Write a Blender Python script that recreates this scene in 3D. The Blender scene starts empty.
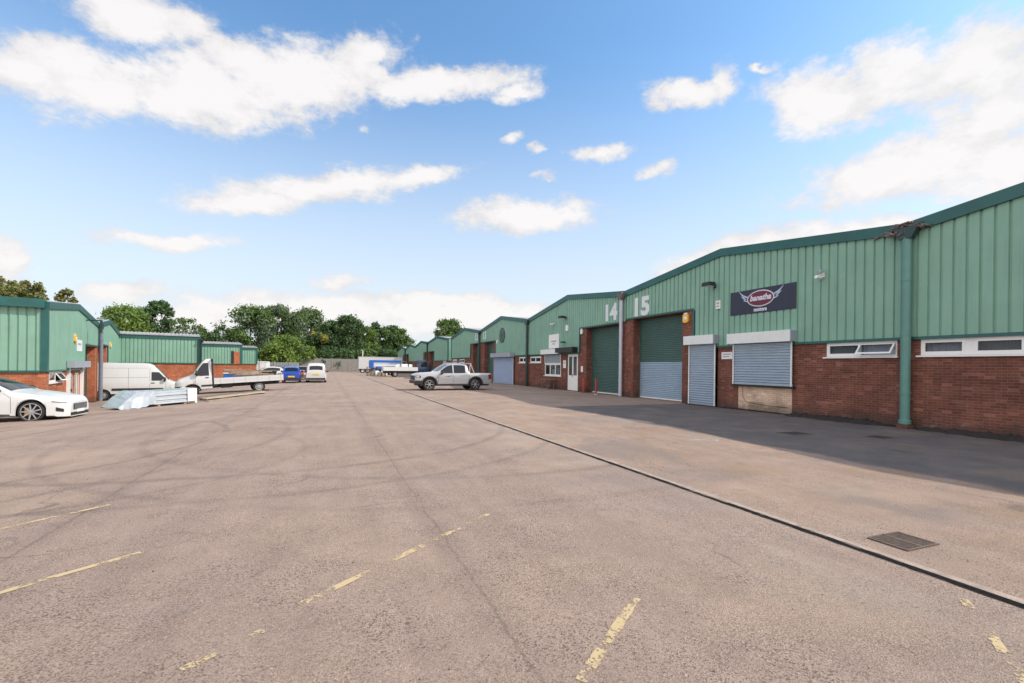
import bpy, math, random
from math import sin, cos, pi, radians as R, sqrt, atan2
from mathutils import Vector, Matrix

scn = bpy.context.scene
COL = scn.collection
random.seed(7)

# ------------------------------------------------------------------ helpers
class MB:
    """collects faces, builds ONE mesh object"""
    def __init__(s): s.v = []; s.f = []; s.mi = []; s.cur = 0
    def vert(s, p): s.v.append(tuple(p)); return len(s.v) - 1
    def face(s, idx): s.f.append(tuple(idx)); s.mi.append(s.cur)
    def quad(s, a, b, c, d): s.face([s.vert(a), s.vert(b), s.vert(c), s.vert(d)])
    def poly(s, pts): s.face([s.vert(p) for p in pts])
    def box(s, x0, x1, y0, y1, z0, z1):
        p = [(x0,y0,z0),(x1,y0,z0),(x1,y1,z0),(x0,y1,z0),(x0,y0,z1),(x1,y0,z1),(x1,y1,z1),(x0,y1,z1)]
        i = [s.vert(q) for q in p]
        for f in ((0,3,2,1),(4,5,6,7),(0,1,5,4),(1,2,6,5),(2,3,7,6),(3,0,4,7)): s.face([i[k] for k in f])
    def obox(s, c, dims, M):
        x, y, z = [d / 2 for d in dims]
        p = [Vector(c) + M @ Vector(q) for q in ((-x,-y,-z),(x,-y,-z),(x,y,-z),(-x,y,-z),(-x,-y,z),(x,-y,z),(x,y,z),(-x,y,z))]
        i = [s.vert(q) for q in p]
        for f in ((0,3,2,1),(4,5,6,7),(0,1,5,4),(1,2,6,5),(2,3,7,6),(3,0,4,7)): s.face([i[k] for k in f])
    def prism(s, pts, y0, y1):
        """polygon in (x,z), extruded along y"""
        a = [s.vert((p[0], y0, p[1])) for p in pts]; b = [s.vert((p[0], y1, p[1])) for p in pts]
        n = len(pts); s.face(a); s.face(b[::-1])
        for k in range(n): s.face([a[k], b[k], b[(k+1) % n], a[(k+1) % n]])
    def tube(s, path, r, n=10, caps=True):
        rings = []
        for k, p in enumerate(path):
            p = Vector(p)
            d = (Vector(path[min(k+1, len(path)-1)]) - Vector(path[max(k-1, 0)])).normalized()
            u = d.cross(Vector((0.31, 0.17, 0.93)))
            if u.length < .05: u = d.cross(Vector((1, 0, 0)))
            u.normalize(); w = d.cross(u)
            rr = r[k] if isinstance(r, (list, tuple)) else r
            rings.append([s.vert(p + (u * cos(2*pi*j/n) + w * sin(2*pi*j/n)) * rr) for j in range(n)])
        for a, b in zip(rings, rings[1:]):
            for j in range(n): s.face([a[j], a[(j+1) % n], b[(j+1) % n], b[j]])
        if caps: s.face(rings[0][::-1]); s.face(rings[-1])
    def lathe(s, prof, c, axis='y', n=24):
        """prof = [(r, t)...] turned about an axis through c"""
        rings = []
        for r, t in prof:
            ring = []
            for j in range(n):
                a = 2*pi*j/n
                q = {'y': (r*cos(a), t, r*sin(a)), 'z': (r*cos(a), r*sin(a), t), 'x': (t, r*cos(a), r*sin(a))}[axis]
                ring.append(s.vert((c[0]+q[0], c[1]+q[1], c[2]+q[2])))
            rings.append(ring)
        for a, b in zip(rings, rings[1:]):
            for j in range(n): s.face([a[j], a[(j+1) % n], b[(j+1) % n], b[j]])
    def build(s, name, mat, parent=None, smooth=None, loc=None):
        me = bpy.data.meshes.new(name)
        me.from_pydata(s.v, [], s.f)
        for m in (mat if isinstance(mat, list) else [mat]): me.materials.append(m)
        if any(s.mi): me.polygons.foreach_set('material_index', s.mi)
        if smooth:
            me.polygons.foreach_set('use_smooth', [True] * len(s.f))
            me.set_sharp_from_angle(angle=R(smooth))
        me.update()
        o = bpy.data.objects.new(name, me); COL.objects.link(o)
        if parent: o.parent = parent
        if loc: o.location = loc
        return o

def tag(o, label=None, cat=None, group=None, kind=None):
    if label: o['label'] = label
    if cat: o['category'] = cat
    if group: o['group'] = group
    if kind: o['kind'] = kind
    return o
def thing(name, label, cat, loc, rotz=0, group=None, tilt=0):
    o = bpy.data.objects.new(name, None); COL.objects.link(o)
    o.empty_display_size = .3
    o.location = loc; o.rotation_euler = (0, tilt, rotz)
    return tag(o, label, cat, group)
def bx(name, mat, parent, *dims):
    m = MB(); m.box(*dims); return m.build(name, mat, parent)
def copy_tree(o, parent=None):
    c = o.copy(); COL.objects.link(c)
    if parent: c.parent = parent
    for ch in [k for k in bpy.data.objects if k.parent == o]: copy_tree(ch, c)
    return c

# ------------------------------------------------------------------ materials
class NT:
    def __init__(s, nt): s.nt = nt
    def n(s, t, **kw):
        o = s.nt.nodes.new(t)
        for k, v in kw.items():
            if k.startswith('i_'): o.inputs[int(k[2:]) if k[2:].isdigit() else k[2:].replace('_', ' ')].default_value = v
            else: setattr(o, k, v)
        return o
    def l(s, a, b): s.nt.links.new(a, b)
    def math(s, op, a, b=None, c=None, clamp=False):
        o = s.nt.nodes.new('ShaderNodeMath'); o.operation = op; o.use_clamp = clamp
        for k, q in enumerate((a, b, c)):
            if q is None: continue
            if isinstance(q, (int, float)): o.inputs[k].default_value = q
            else: s.l(q, o.inputs[k])
        return o.outputs[0]
    def noise(s, vec, scale, detail=4, rough=.55):
        o = s.n('ShaderNodeTexNoise'); o.inputs['Scale'].default_value = scale
        o.inputs['Detail'].default_value = detail; o.inputs['Roughness'].default_value = rough
        if vec is not None: s.l(vec, o.inputs['Vector'])
        return o.outputs[0]
    def ramp(s, fac, stops):
        o = s.n('ShaderNodeValToRGB'); cr = o.color_ramp
        while len(cr.elements) < len(stops): cr.elements.new(.5)
        for e, (p, c) in zip(cr.elements, stops):
            e.position = p; e.color = (c, c, c, 1) if isinstance(c, (int, float)) else (*c, 1)
        s.l(fac, o.inputs[0]); return o.outputs[0]
    def mix(s, fac, a, b, mode='MIX'):
        o = s.n('ShaderNodeMix'); o.data_type = 'RGBA'; o.blend_type = mode
        for q, k in ((fac, 0), (a, 6), (b, 7)):
            if isinstance(q, (int, float)): o.inputs[k].default_value = q
            elif isinstance(q, tuple): o.inputs[k].default_value = (*q, 1)
            else: s.l(q, o.inputs[k])
        return o.outputs[2]
    def maprange(s, v, a, b, c=0., d=1.):
        o = s.n('ShaderNodeMapRange'); o.interpolation_type = 'SMOOTHSTEP'
        s.l(v, o.inputs[0])
        for k, q in zip((1, 2, 3, 4), (a, b, c, d)): o.inputs[k].default_value = q
        return o.outputs[0]

def newmat(name):
    m = bpy.data.materials.new(name); m.use_nodes = True
    t = NT(m.node_tree); b = m.node_tree.nodes['Principled BSDF']
    return m, t, b
def mat(name, base, rough=.6, metal=0., var=.12, scale=3., bump=0., bscale=60., coat=0., spec=.5, streak=0.):
    m, t, b = newmat(name)
    tc = t.n('ShaderNodeTexCoord').outputs['Object']
    n1 = t.noise(tc, scale, 6, .6)
    c = t.mix(1., base, t.ramp(n1, [(.3, 1-var), (.7, 1+var*.6)]), 'MULTIPLY')
    if streak:
        mp = t.n('ShaderNodeMapping'); mp.inputs['Scale'].default_value = (5, 5, .35); t.l(tc, mp.inputs[0])
        n2 = t.noise(mp.outputs[0], 1.3, 5, .65)
        c = t.mix(t.ramp(n2, [(.5, 0.), (.8, streak)]), c, tuple(q*.45 for q in base))
    t.l(c, b.inputs['Base Color'])
    b.inputs['Roughness'].default_value = rough; b.inputs['Metallic'].default_value = metal
    b.inputs['Coat Weight'].default_value = coat; b.inputs['Coat Roughness'].default_value = .05
    b.inputs['Specular IOR Level'].default_value = spec
    if bump:
        bp = t.n('ShaderNodeBump'); bp.inputs['Strength'].default_value = bump; bp.inputs['Distance'].default_value = .02
        t.l(t.noise(tc, bscale, 4), bp.inputs['Height']); t.l(bp.outputs[0], b.inputs['Normal'])
    return m

def brick_mat(name, c1, c2, mortar, bw=.225, bh=.075):
    m, t, b = newmat(name)
    tc = t.n('ShaderNodeTexCoord').outputs['Object']
    sp = t.n('ShaderNodeSeparateXYZ'); t.l(tc, sp.inputs[0])
    cb = t.n('ShaderNodeCombineXYZ')
    t.l(t.math('ADD', sp.outputs[0], sp.outputs[1]), cb.inputs[0]); t.l(sp.outputs[2], cb.inputs[1])
    br = t.n('ShaderNodeTexBrick'); t.l(cb.outputs[0], br.inputs['Vector'])
    br.inputs['Color1'].default_value = (*c1, 1); br.inputs['Color2'].default_value = (*c2, 1); br.inputs['Mortar'].default_value = (*mortar, 1)
    for k, v in (('Scale', 1.), ('Mortar Size', .006), ('Mortar Smooth', .3), ('Bias', -.1), ('Brick Width', bw), ('Row Height', bh)): br.inputs[k].default_value = v
    # every few bricks are paler or burnt; damp and lime stains
    mp = t.n('ShaderNodeMapping'); mp.inputs['Scale'].default_value = (1/bw*.5, 1/bh*.5, 1); t.l(cb.outputs[0], mp.inputs[0])
    wn = t.n('ShaderNodeTexWhiteNoise'); sn = t.n('ShaderNodeVectorMath', operation='FLOOR')
    mp2 = t.n('ShaderNodeMapping'); mp2.inputs['Scale'].default_value = (1/bw, 1/bh, 1); t.l(cb.outputs[0], mp2.inputs[0])
    t.l(mp2.outputs[0], sn.inputs[0]); t.l(sn.outputs[0], wn.inputs['Vector'])
    odd = t.ramp(wn.outputs['Value'], [(.84, 0.), (.98, .42)])
    c = t.mix(odd, br.outputs['Color'], tuple(min(1, q*1.5+.05) for q in c2))
    n1 = t.noise(tc, 1.1, 6, .65)
    c = t.mix(1., c, t.ramp(n1, [(.3, .66), (.72, 1.22)]), 'MULTIPLY')
    n3 = t.noise(tc, 40, 3, .6)
    c = t.mix(1., c, t.ramp(n3, [(.3, .85), (.7, 1.12)]), 'MULTIPLY')
    # rising damp and splashed dirt along the foot of the wall
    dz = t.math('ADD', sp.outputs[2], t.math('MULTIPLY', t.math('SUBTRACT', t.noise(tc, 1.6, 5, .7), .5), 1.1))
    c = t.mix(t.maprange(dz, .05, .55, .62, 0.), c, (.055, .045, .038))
    c = t.mix(t.math('MULTIPLY', t.ramp(t.noise(tc, 2.3, 5, .7), [(.58, 0.), (.72, 1.)]), .28), c, (.34, .29, .25))
    t.l(c, b.inputs['Base Color']); b.inputs['Roughness'].default_value = .88; b.inputs['Specular IOR Level'].default_value = .2
    bp = t.n('ShaderNodeBump'); bp.inputs['Strength'].default_value = .5; bp.inputs['Distance'].default_value = .01
    hh = t.math('ADD', t.math('SUBTRACT', 1., br.outputs['Fac']), t.math('MULTIPLY', n3, .4))
    t.l(hh, bp.inputs['Height']); t.l(bp.outputs[0], b.inputs['Normal'])
    return m

def leaf_mat(name, c1, c2):
    m, t, b = newmat(name)
    tc = t.n('ShaderNodeTexCoord').outputs['Object']
    n1 = t.noise(tc, .9, 4, .7)
    n2 = t.noise(tc, 7., 2, .6)
    f = t.math('ADD', t.math('MULTIPLY', n1, .6), t.math('MULTIPLY', n2, .4))
    t.l(t.mix(t.ramp(f, [(.36, 0.), (.64, 1.)]), c1, c2), b.inputs['Base Color'])
    b.inputs['Roughness'].default_value = .6; b.inputs['Specular IOR Level'].default_value = .25
    b.inputs['Subsurface Weight'].default_value = 0
    tr = t.n('ShaderNodeBsdfTranslucent'); t.l(t.mix(.5, c1, c2), tr.inputs[0])
    ms = t.n('ShaderNodeMixShader'); ms.inputs[0].default_value = .25
    t.l(b.outputs[0], ms.inputs[1]); t.l(tr.outputs[0], ms.inputs[2])
    t.l(ms.outputs[0], m.node_tree.nodes['Material Output'].inputs[0])
    return m

def glass_mat(name, see=.6, tint=(.05, .06, .07)):
    m, t, b = newmat(name)
    b.inputs['Base Color'].default_value = (*tint, 1); b.inputs['Roughness'].default_value = .04
    tr = t.n('ShaderNodeBsdfTransparent'); tr.inputs[0].default_value = (.85, .88, .9, 1)
    ms = t.n('ShaderNodeMixShader'); ms.inputs[0].default_value = see
    t.l(b.outputs[0], ms.inputs[1]); t.l(tr.outputs[0], ms.inputs[2])
    t.l(ms.outputs[0], m.node_tree.nodes['Material Output'].inputs[0])
    return m

M = {}
M['clad'] = mat('pale green cladding', (.215, .392, .305), .5, var=.12, scale=.7, streak=.30, bump=.12, bscale=2.2, spec=.35)
M['clad_left'] = M['clad']
M['trim'] = mat('dark green trim', (.014, .100, .092), .4, var=.2, scale=2)
M['brick'] = brick_mat('red brick', (.155, .057, .041), (.225, .083, .058), (.21, .16, .13))
M['brick_orange'] = brick_mat('orange brick', (.38, .105, .05), (.46, .155, .075), (.42, .28, .2))
M['cream'] = brick_mat('cream brick', (.66, .46, .33), (.76, .57, .43), (.42, .31, .24))
M['roof'] = mat('grey roof sheet', (.33, .33, .35), .8, var=.25, scale=1.5)
M['door_green'] = mat('dark green shutter', (.065, .132, .115), .45, var=.15, scale=1.2, streak=.3)
M['door_blue'] = mat('pale blue grey shutter', (.30, .40, .50), .4, var=.08, scale=1.5, streak=.12)
M['door_lilac'] = mat('light blue painted shutter', (.33, .41, .56), .5, var=.08, scale=1.5)
M['galv'] = mat('galvanised shutter', (.44, .52, .60), .32, .55, var=.1, scale=2)
M['boxwhite'] = mat('off white shutter box', (.72, .75, .75), .45, var=.06, scale=2, streak=.12)
M['boxgrey'] = mat('grey shutter box', (.32, .35, .40), .45, var=.08, scale=2)
M['upvc'] = mat('white plastic frame', (.78, .78, .77), .3, var=.03)
M['white'] = mat('white paint', (.78, .78, .77), .45, var=.05)
M['pipe_green'] = mat('green downpipe', (.10, .24, .21), .4, var=.15, scale=2)
M['pipe_grey'] = mat('lilac grey downpipe', (.48, .50, .58), .45, var=.1, scale=2)
M['pipe_dark'] = mat('dark green downpipe', (.015, .045, .042), .4, var=.15)
M['pipe_slate'] = mat('slate blue downpipe', (.16, .19, .25), .45, var=.2, scale=3)
M['rust'] = mat('rusty gutter metal', (.17, .135, .135), .85, var=.5, scale=14, bump=.6, bscale=40)
M['black'] = mat('black', (.018, .018, .02), .5, var=.2)
M['dark'] = mat('dark interior', (.03, .03, .032), .9)
M['rubber'] = mat('tyre rubber', (.022, .022, .023), .8, var=.2, scale=20)
M['plastic_black'] = mat('black plastic trim', (.03, .03, .032), .55)
M['alloy'] = mat('alloy rim', (.55, .56, .58), .3, .8)
M['steel'] = mat('bare steel', (.40, .41, .42), .45, .6, var=.15)
M['bronze'] = mat('golden brake caliper', (.55, .33, .06), .4)
M['carglass'] = mat('tinted car glass', (.012, .016, .02), .04, spec=.45, var=0)
M['paneglass'] = mat('dark window glass', (.03, .037, .042), .05, spec=.8, var=0)
M['seeglass'] = glass_mat('clear window glass', .62)
M['blind'] = mat('pale vertical blind', (.52, .55, .60), .8)
M['blind_dark'] = mat('grey blind', (.26, .29, .31), .8)
M['carwhite'] = mat('white car paint', (.62, .63, .64), .32, var=.01, coat=.45)
M['vanwhite'] = mat('white van paint', (.57, .575, .585), .35, var=.03, coat=.4)
M['silver'] = mat('silver car paint', (.40, .41, .43), .3, .35, var=.02, coat=1.)
M['blue'] = mat('blue car paint', (.012, .06, .36), .28, var=.03, coat=1.)
M['liftblue'] = mat('bright blue machine paint', (.02, .13, .50), .4, var=.1)
M['cabblue'] = mat('dark blue cab paint', (.012, .03, .08), .35, var=.06, coat=.5)
M['darkcar'] = mat('dark grey car paint', (.06, .065, .075), .3, var=.02, coat=1.)
M['redcar'] = mat('dull red car paint', (.22, .09, .08), .3, var=.02, coat=1.)
M['lamp'] = mat('headlamp glass', (.62, .65, .68), .08, var=.05, spec=.9)
M['tail'] = mat('red tail lamp', (.35, .012, .012), .15, var=.05)
M['plate'] = mat('yellow number plate', (.72, .52, .05), .4, var=.03)
M['navy'] = mat('navy sign board', (.018, .021, .045), .4, var=.1, scale=2)
M['maroon'] = mat('maroon sign oval', (.13, .008, .036), .4, var=.08)
M['lilac'] = mat('pale lilac lettering', (.62, .62, .70), .45, var=.05)
M['wing'] = mat('pale blue wing', (.42, .50, .64), .45, var=.05)
M['number'] = mat('white number paint', (.66, .70, .74), .5, var=.08, scale=8)
M['yellowlamp'] = mat('yellow alarm casing', (.85, .45, .05), .4, var=.05)
M['bollard'] = mat('red bollard paint', (.45, .02, .02), .4, var=.1)
M['foil'] = mat('clear plastic wrapping', (.47, .53, .60), .22, .1, var=.12, scale=2, bump=.5, bscale=6, coat=.6)
M['foil_pale'] = mat('pale wrapped board edge', (.51, .56, .62), .3, .05, var=.12, scale=2, bump=.3, bscale=8, coat=.4)
M['timber_pale'] = mat('pale timber', (.46, .38, .29), .85, var=.3, scale=9)
M['timber'] = mat('weathered timber', (.34, .26, .19), .85, var=.35, scale=9, bump=.3)
M['timber_dark'] = mat('old brown timber', (.17, .13, .10), .9, var=.35, scale=9)
M['timber_grey'] = mat('grey fence boards', (.24, .235, .225), .9, var=.35, scale=4)
M['bark'] = mat('bark', (.11, .085, .06), .9, var=.4, scale=6)
M['iron'] = mat('rusty cast iron', (.17, .125, .10), .75, .3, var=.4, scale=25)
M['manhole'] = mat('dirty manhole cover', (.04, .032, .028), .8, var=.4, scale=20)
M['leaf'] = leaf_mat('mid green leaves', (.06, .12, .03), (.175, .26, .08))
M['leaf_dark'] = leaf_mat('dark green leaves', (.042, .092, .036), (.125, .20, .08))
M['leaf_bright'] = leaf_mat('bright green leaves', (0.088, 0.162, 0.027), (0.230, 0.324, 0.074))
M['leaf_olive'] = leaf_mat('olive brown leaves', (.13, .15, .045), (.27, .27, .10))
M['leaf_pale'] = leaf_mat('silvery green leaves', (0.081, 0.128, 0.068), (0.216, 0.284, 0.176))
M['leaf_yellow'] = leaf_mat('yellow leaves', (0.297, 0.230, 0.027), (0.459, 0.365, 0.068))
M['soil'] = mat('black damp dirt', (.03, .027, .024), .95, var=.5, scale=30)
M['litter'] = mat('dry leaf litter', (.055, .045, .035), .95, var=.6, scale=30)

def ground_mat(name, c_lo, c_hi, marks=True):
    m, t, b = newmat(name)
    tc = t.n('ShaderNodeTexCoord').outputs['Object']
    sp = t.n('ShaderNodeSeparateXYZ'); t.l(tc, sp.inputs[0]); X, Y = sp.outputs[0], sp.outputs[1]
    big = t.noise(tc, .22, 6, .62)
    c = t.mix(t.ramp(big, [(.30, .15), (.72, .85)]), c_lo, c_hi)
    mid = t.noise(tc, 1.7, 6, .65)
    c = t.mix(1., c, t.ramp(mid, [(.3, .92), (.72, 1.07)]), 'MULTIPLY')
    # stretched scuffing along the traffic direction
    mp = t.n('ShaderNodeMapping'); mp.inputs['Scale'].default_value = (2.2, .25, 1); t.l(tc, mp.inputs[0])
    sc = t.noise(mp.outputs[0], 1.2, 5, .6)
    c = t.mix(1., c, t.ramp(sc, [(.35, .90), (.7, 1.08)]), 'MULTIPLY')
    # exposed aggregate: fine grains, dark pits and pale chips
    g1 = t.noise(tc, 85., 4, .75)
    pitted = t.ramp(t.noise(tc, .7, 5, .65), [(.36, .30), (.62, 1.)])
    c = t.mix(pitted, c, t.mix(1., c, t.ramp(g1, [(.36, .44), (.50, .97), (.68, 1.36)]), 'MULTIPLY'))
    vo = t.n('ShaderNodeTexVoronoi'); vo.inputs['Scale'].default_value = 95.; t.l(tc, vo.inputs['Vector'])
    sh = t.n('ShaderNodeSeparateColor'); t.l(vo.outputs['Color'], sh.inputs[0])
    c = t.mix(t.math('MULTIPLY', t.ramp(sh.outputs[0], [(.70, 0.), (.86, .9)]), t.ramp(t.noise(tc, .9, 5, .7), [(.38, .15), (.62, 1.)])), c, tuple(q*.32 for q in c_lo))
    c = t.mix(t.ramp(sh.outputs[1], [(.95, 0.), (.99, .35)]), c, tuple(min(.7, q*1.7) for q in c_hi))
    # cracks
    wv = t.n('ShaderNodeVectorMath', operation='ADD')
    nz = t.n('ShaderNodeTexNoise'); nz.inputs['Scale'].default_value = 1.3; t.l(tc, nz.inputs['Vector'])
    t.l(tc, wv.inputs[0]); t.l(nz.outputs['Color'], wv.inputs[1])
    vc = t.n('ShaderNodeTexVoronoi', feature='DISTANCE_TO_EDGE'); vc.inputs['Scale'].default_value = .28; t.l(wv.outputs[0], vc.inputs['Vector'])
    crk = t.math('MULTIPLY', t.maprange(vc.outputs['Distance'], 0., .010, 1., 0.), t.ramp(t.noise(tc, .5, 2), [(.52, 0.), (.66, .55)]))
    c = t.mix(crk, c, (.06, .05, .045))
    wob = t.math('MULTIPLY', t.math('SUBTRACT', t.noise(tc, .8, 4, .6), .5), .5)
    tan = t.ramp(t.noise(tc, .33, 6, .68), [(.50, 0.), (.66, .55)]); c = t.mix(tan, c, t.mix(1., (.46, .34, .255), t.ramp(g1, [(.36, .6), (.50, 1.), (.68, 1.15)]), 'MULTIPLY'))
    gry = t.ramp(t.noise(tc, .27, 5, .65), [(.33, .5), (.44, 0.)]); c = t.mix(gry, c, t.mix(1., (.27, .235, .215), t.ramp(g1, [(.36, .6), (.50, 1.), (.68, 1.2)]), 'MULTIPLY'))
    if marks:
        # joints between the concrete bays, running down the yard
        for x0, w, a in ((1.1, .022, .30), (-2.55, .03, .34)):
            d = t.math('ABSOLUTE', t.math('SUBTRACT', t.math('ADD', X, t.math('ADD', t.math('MULTIPLY', wob, .3), t.math('MULTIPLY', t.math('SUBTRACT', t.noise(tc, 6., 4, .7), .5), .09))), x0))
            k = t.math('MULTIPLY', t.maprange(d, w*.4, w, 1., 0.), t.ramp(t.noise(tc, 1.1, 3), [(.35, .25), (.6, 1.)]))
            c = t.mix(t.math('MULTIPLY', k, a), c, (.07, .058, .05))
            k2 = t.maprange(d, .05, .28, 1., 0.)
            c = t.mix(t.math('MULTIPLY', k2, .10), c, (.09, .075, .065))
        # tyre marks left by turning vehicles
        for cx, cy, r, w, a in ((-1.2, 14.2, 6.1, .16, .30), (-1.2, 14.2, 7.5, .15, .26), (3.2, 13.8, 7.0, .16, .24), (3.2, 13.8, 8.5, .15, .20), (-7.5, 13.2, 5.2, .14, .28), (-7.5, 13.2, 6.6, .14, .22), (1.5, 27., 9., .2, .2), (-4., 10.5, 3.6, .12, .18)):
            vv = t.n('ShaderNodeVectorMath', operation='DISTANCE'); t.l(tc, vv.inputs[0]); vv.inputs[1].default_value = (cx, cy, 0)
            d = t.math('ABSOLUTE', t.math('SUBTRACT', t.math('ADD', vv.outputs['Value'], t.math('MULTIPLY', wob, .3)), r))
            k = t.math('MULTIPLY', t.maprange(d, w*.15, w*.95, 1., 0.), t.ramp(t.noise(tc, .35, 3), [(.32, .1), (.55, 1.)]))
            c = t.mix(t.math('MULTIPLY', k, a*1.0), c, (.085, .075, .07))
        # pale wash of fine dust beside the kerb
        k = t.math('MULTIPLY', t.math('MULTIPLY', t.maprange(X, 2.6, 4.5), t.ramp(t.noise(tc, .6, 4), [(.4, 0.), (.7, .45)])), 1.)
        c = t.mix(k, c, (.42, .36, .30))
    else:
        pb = t.ramp(t.noise(tc, .55, 5, .7), [(.50, 0.), (.64, .5)]); c = t.mix(pb, c, (.30, .20, .125))
        pg = t.ramp(t.noise(tc, .42, 4, .65), [(.36, .45), (.47, 0.)]); c = t.mix(pg, c, (.20, .185, .18))
        # darker, greyer strip along the foot of the wall
        edge = t.math('ADD', X, t.math('MULTIPLY', wob, 1.5))
        k = t.math('MULTIPLY', t.maprange(edge, 8.9, 9.2), t.maprange(Y, 17.6, 17.9, 1., 0.))
        k = t.math('MULTIPLY', k, t.ramp(t.noise(tc, 1.0, 5, .65), [(.25, .70), (.6, .96)]))
        dusty = t.ramp(t.noise(tc, .8, 6, .7), [(.45, 0.), (.66, .28)])
        k = t.math('MULTIPLY', k, t.math('SUBTRACT', 1., dusty))
        c = t.mix(k, c, t.mix(t.ramp(g1, [(.35, 0.), (.7, 1.)]), (.07, .066, .068), (.18, .17, .17)))
    # oil spots
    oil = t.ramp(t.noise(tc, 1.05, 2, .4), [(.70, 0.), (.76, .4)])
    c = t.mix(oil, c, (.08, .07, .062))
    t.l(c, b.inputs['Base Color']); b.inputs['Roughness'].default_value = .9; b.inputs['Specular IOR Level'].default_value = .25
    bp = t.n('ShaderNodeBump'); bp.inputs['Strength'].default_value = .9; bp.inputs['Distance'].default_value = .012
    h = t.math('ADD', g1, t.math('MULTIPLY', vo.outputs['Distance'], .5))
    h = h
    t.l(t.math('SUBTRACT', h, t.math('MULTIPLY', crk, 1.2)), bp.inputs['Height']); t.l(bp.outputs[0], b.inputs['Normal'])
    return m
M['yard'] = ground_mat('worn concrete yard', (.322, .237, .194), (.425, .321, .263))
M['apron'] = ground_mat('pinkish concrete apron', (.33, .238, .192), (.45, .335, .265), marks=False)
M['kerbstone'] = mat('concrete kerb', (.38, .30, .25), .9, var=.3, scale=6, bump=.5, bscale=50)
M['grass'] = mat('rough grass', (.06, .09, .03), .95, var=.4, scale=.5)

def paint_mat(name, col, thr):
    m, t, b = newmat(name)
    tc = t.n('ShaderNodeTexCoord').outputs['Object']
    b.inputs['Base Color'].default_value = (*col, 1); b.inputs['Roughness'].default_value = .8
    n = t.math('ADD', t.math('MULTIPLY', t.noise(tc, 3.6, 3, .6), .62), t.math('MULTIPLY', t.noise(tc, 38., 3, .7), .38))
    tr = t.n('ShaderNodeBsdfTransparent'); ms = t.n('ShaderNodeMixShader')
    t.l(t.ramp(n, [(thr, 0.), (thr + .06, .78)]), ms.inputs[0]); t.l(tr.outputs[0], ms.inputs[1]); t.l(b.outputs[0], ms.inputs[2])
    t.l(ms.outputs[0], m.node_tree.nodes['Material Output'].inputs[0])
    return m
M['paint'] = paint_mat('worn yellow line paint', (.62, .48, .27), .478)
M['paint_faint'] = paint_mat('faint yellow line paint', (.62, .48, .27), .555)
M['paint_full'] = paint_mat('yellow line paint', (.62, .48, .27), .445)
M['chalk'] = paint_mat('pale spilt plaster', (.50, .45, .40), .47)

# ------------------------------------------------------------------ ground
def smooth(a, b, x):
    t = max(0., min(1., (x-a)/(b-a))); return t*t*(3-2*t)
def gz(x, y):
    b = -.04*max(0., -2.-max(x, -12.)) * smooth(-400, -395, x)
    e = -.72*smooth(7., 12., -x)*smooth(22., 28., y)
    return -.020 + b + e
def axis(pts):
    out = []
    for a, b, n in pts: out += [a + (b-a)*k/n for k in range(n)]
    return out + [pts[-1][1]]
xs = axis([(-2500, -200, 4), (-200, -30, 6), (-30, -14, 8), (-14, 0, 28), (0, 60, 6), (60, 2500, 6)])
ys = axis([(-400, -20, 4), (-20, 0, 2), (0, 36, 54), (36, 120, 8), (120, 400, 5), (400, 4000, 5)])
g = MB(); idx = [[g.vert((x, y, gz(x, y))) for x in xs] for y in ys]
for j in range(len(ys)-1):
    for i in range(len(xs)-1): g.face([idx[j][i], idx[j][i+1], idx[j+1][i+1], idx[j+1][i]])
tag(g.build('yard_ground', M['yard'], smooth=60), kind='structure')
g = MB(); g.quad((4.80, -30, 0), (90, -30, 0), (90, 112, 0), (4.80, 112, 0)); g.quad((4.80, -30, 0), (4.80, 112, 0), (4.80, 112, -.06), (4.80, -30, -.06))
tag(g.build('apron_pavement', M['apron']), kind='structure')
g = MB(); rnd = random.Random(3); y = -12.
while y < 110:
    L = .915; dz = rnd.uniform(-.008, .008); dx = rnd.uniform(-.012, .012)
    g.box(4.705+dx*.5, 4.798, y+.004, y+L-.004, -.2, .006+dz*.4); y += L
tag(g.build('kerb', M['kerbstone']), kind='structure')
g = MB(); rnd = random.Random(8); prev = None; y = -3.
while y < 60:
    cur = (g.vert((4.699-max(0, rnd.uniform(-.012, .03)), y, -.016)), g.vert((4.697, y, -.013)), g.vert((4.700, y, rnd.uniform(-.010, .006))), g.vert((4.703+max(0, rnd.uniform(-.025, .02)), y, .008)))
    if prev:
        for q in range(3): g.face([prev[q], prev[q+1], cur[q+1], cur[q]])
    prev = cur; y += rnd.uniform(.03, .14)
tag(g.build('channel_dirt_and_shade', M['soil']), kind='structure')  # kerb-foot grime, with the kerb face's shadow painted into the same strip
g = MB(); g.quad((-400, 132, gz(-400,132)+.02), (400, 132, .02-.05), (400, 900, .02-.05), (-400, 900, gz(-400,132)+.02))
tag(g.build('grass_verge', M['grass']), kind='structure')

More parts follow.
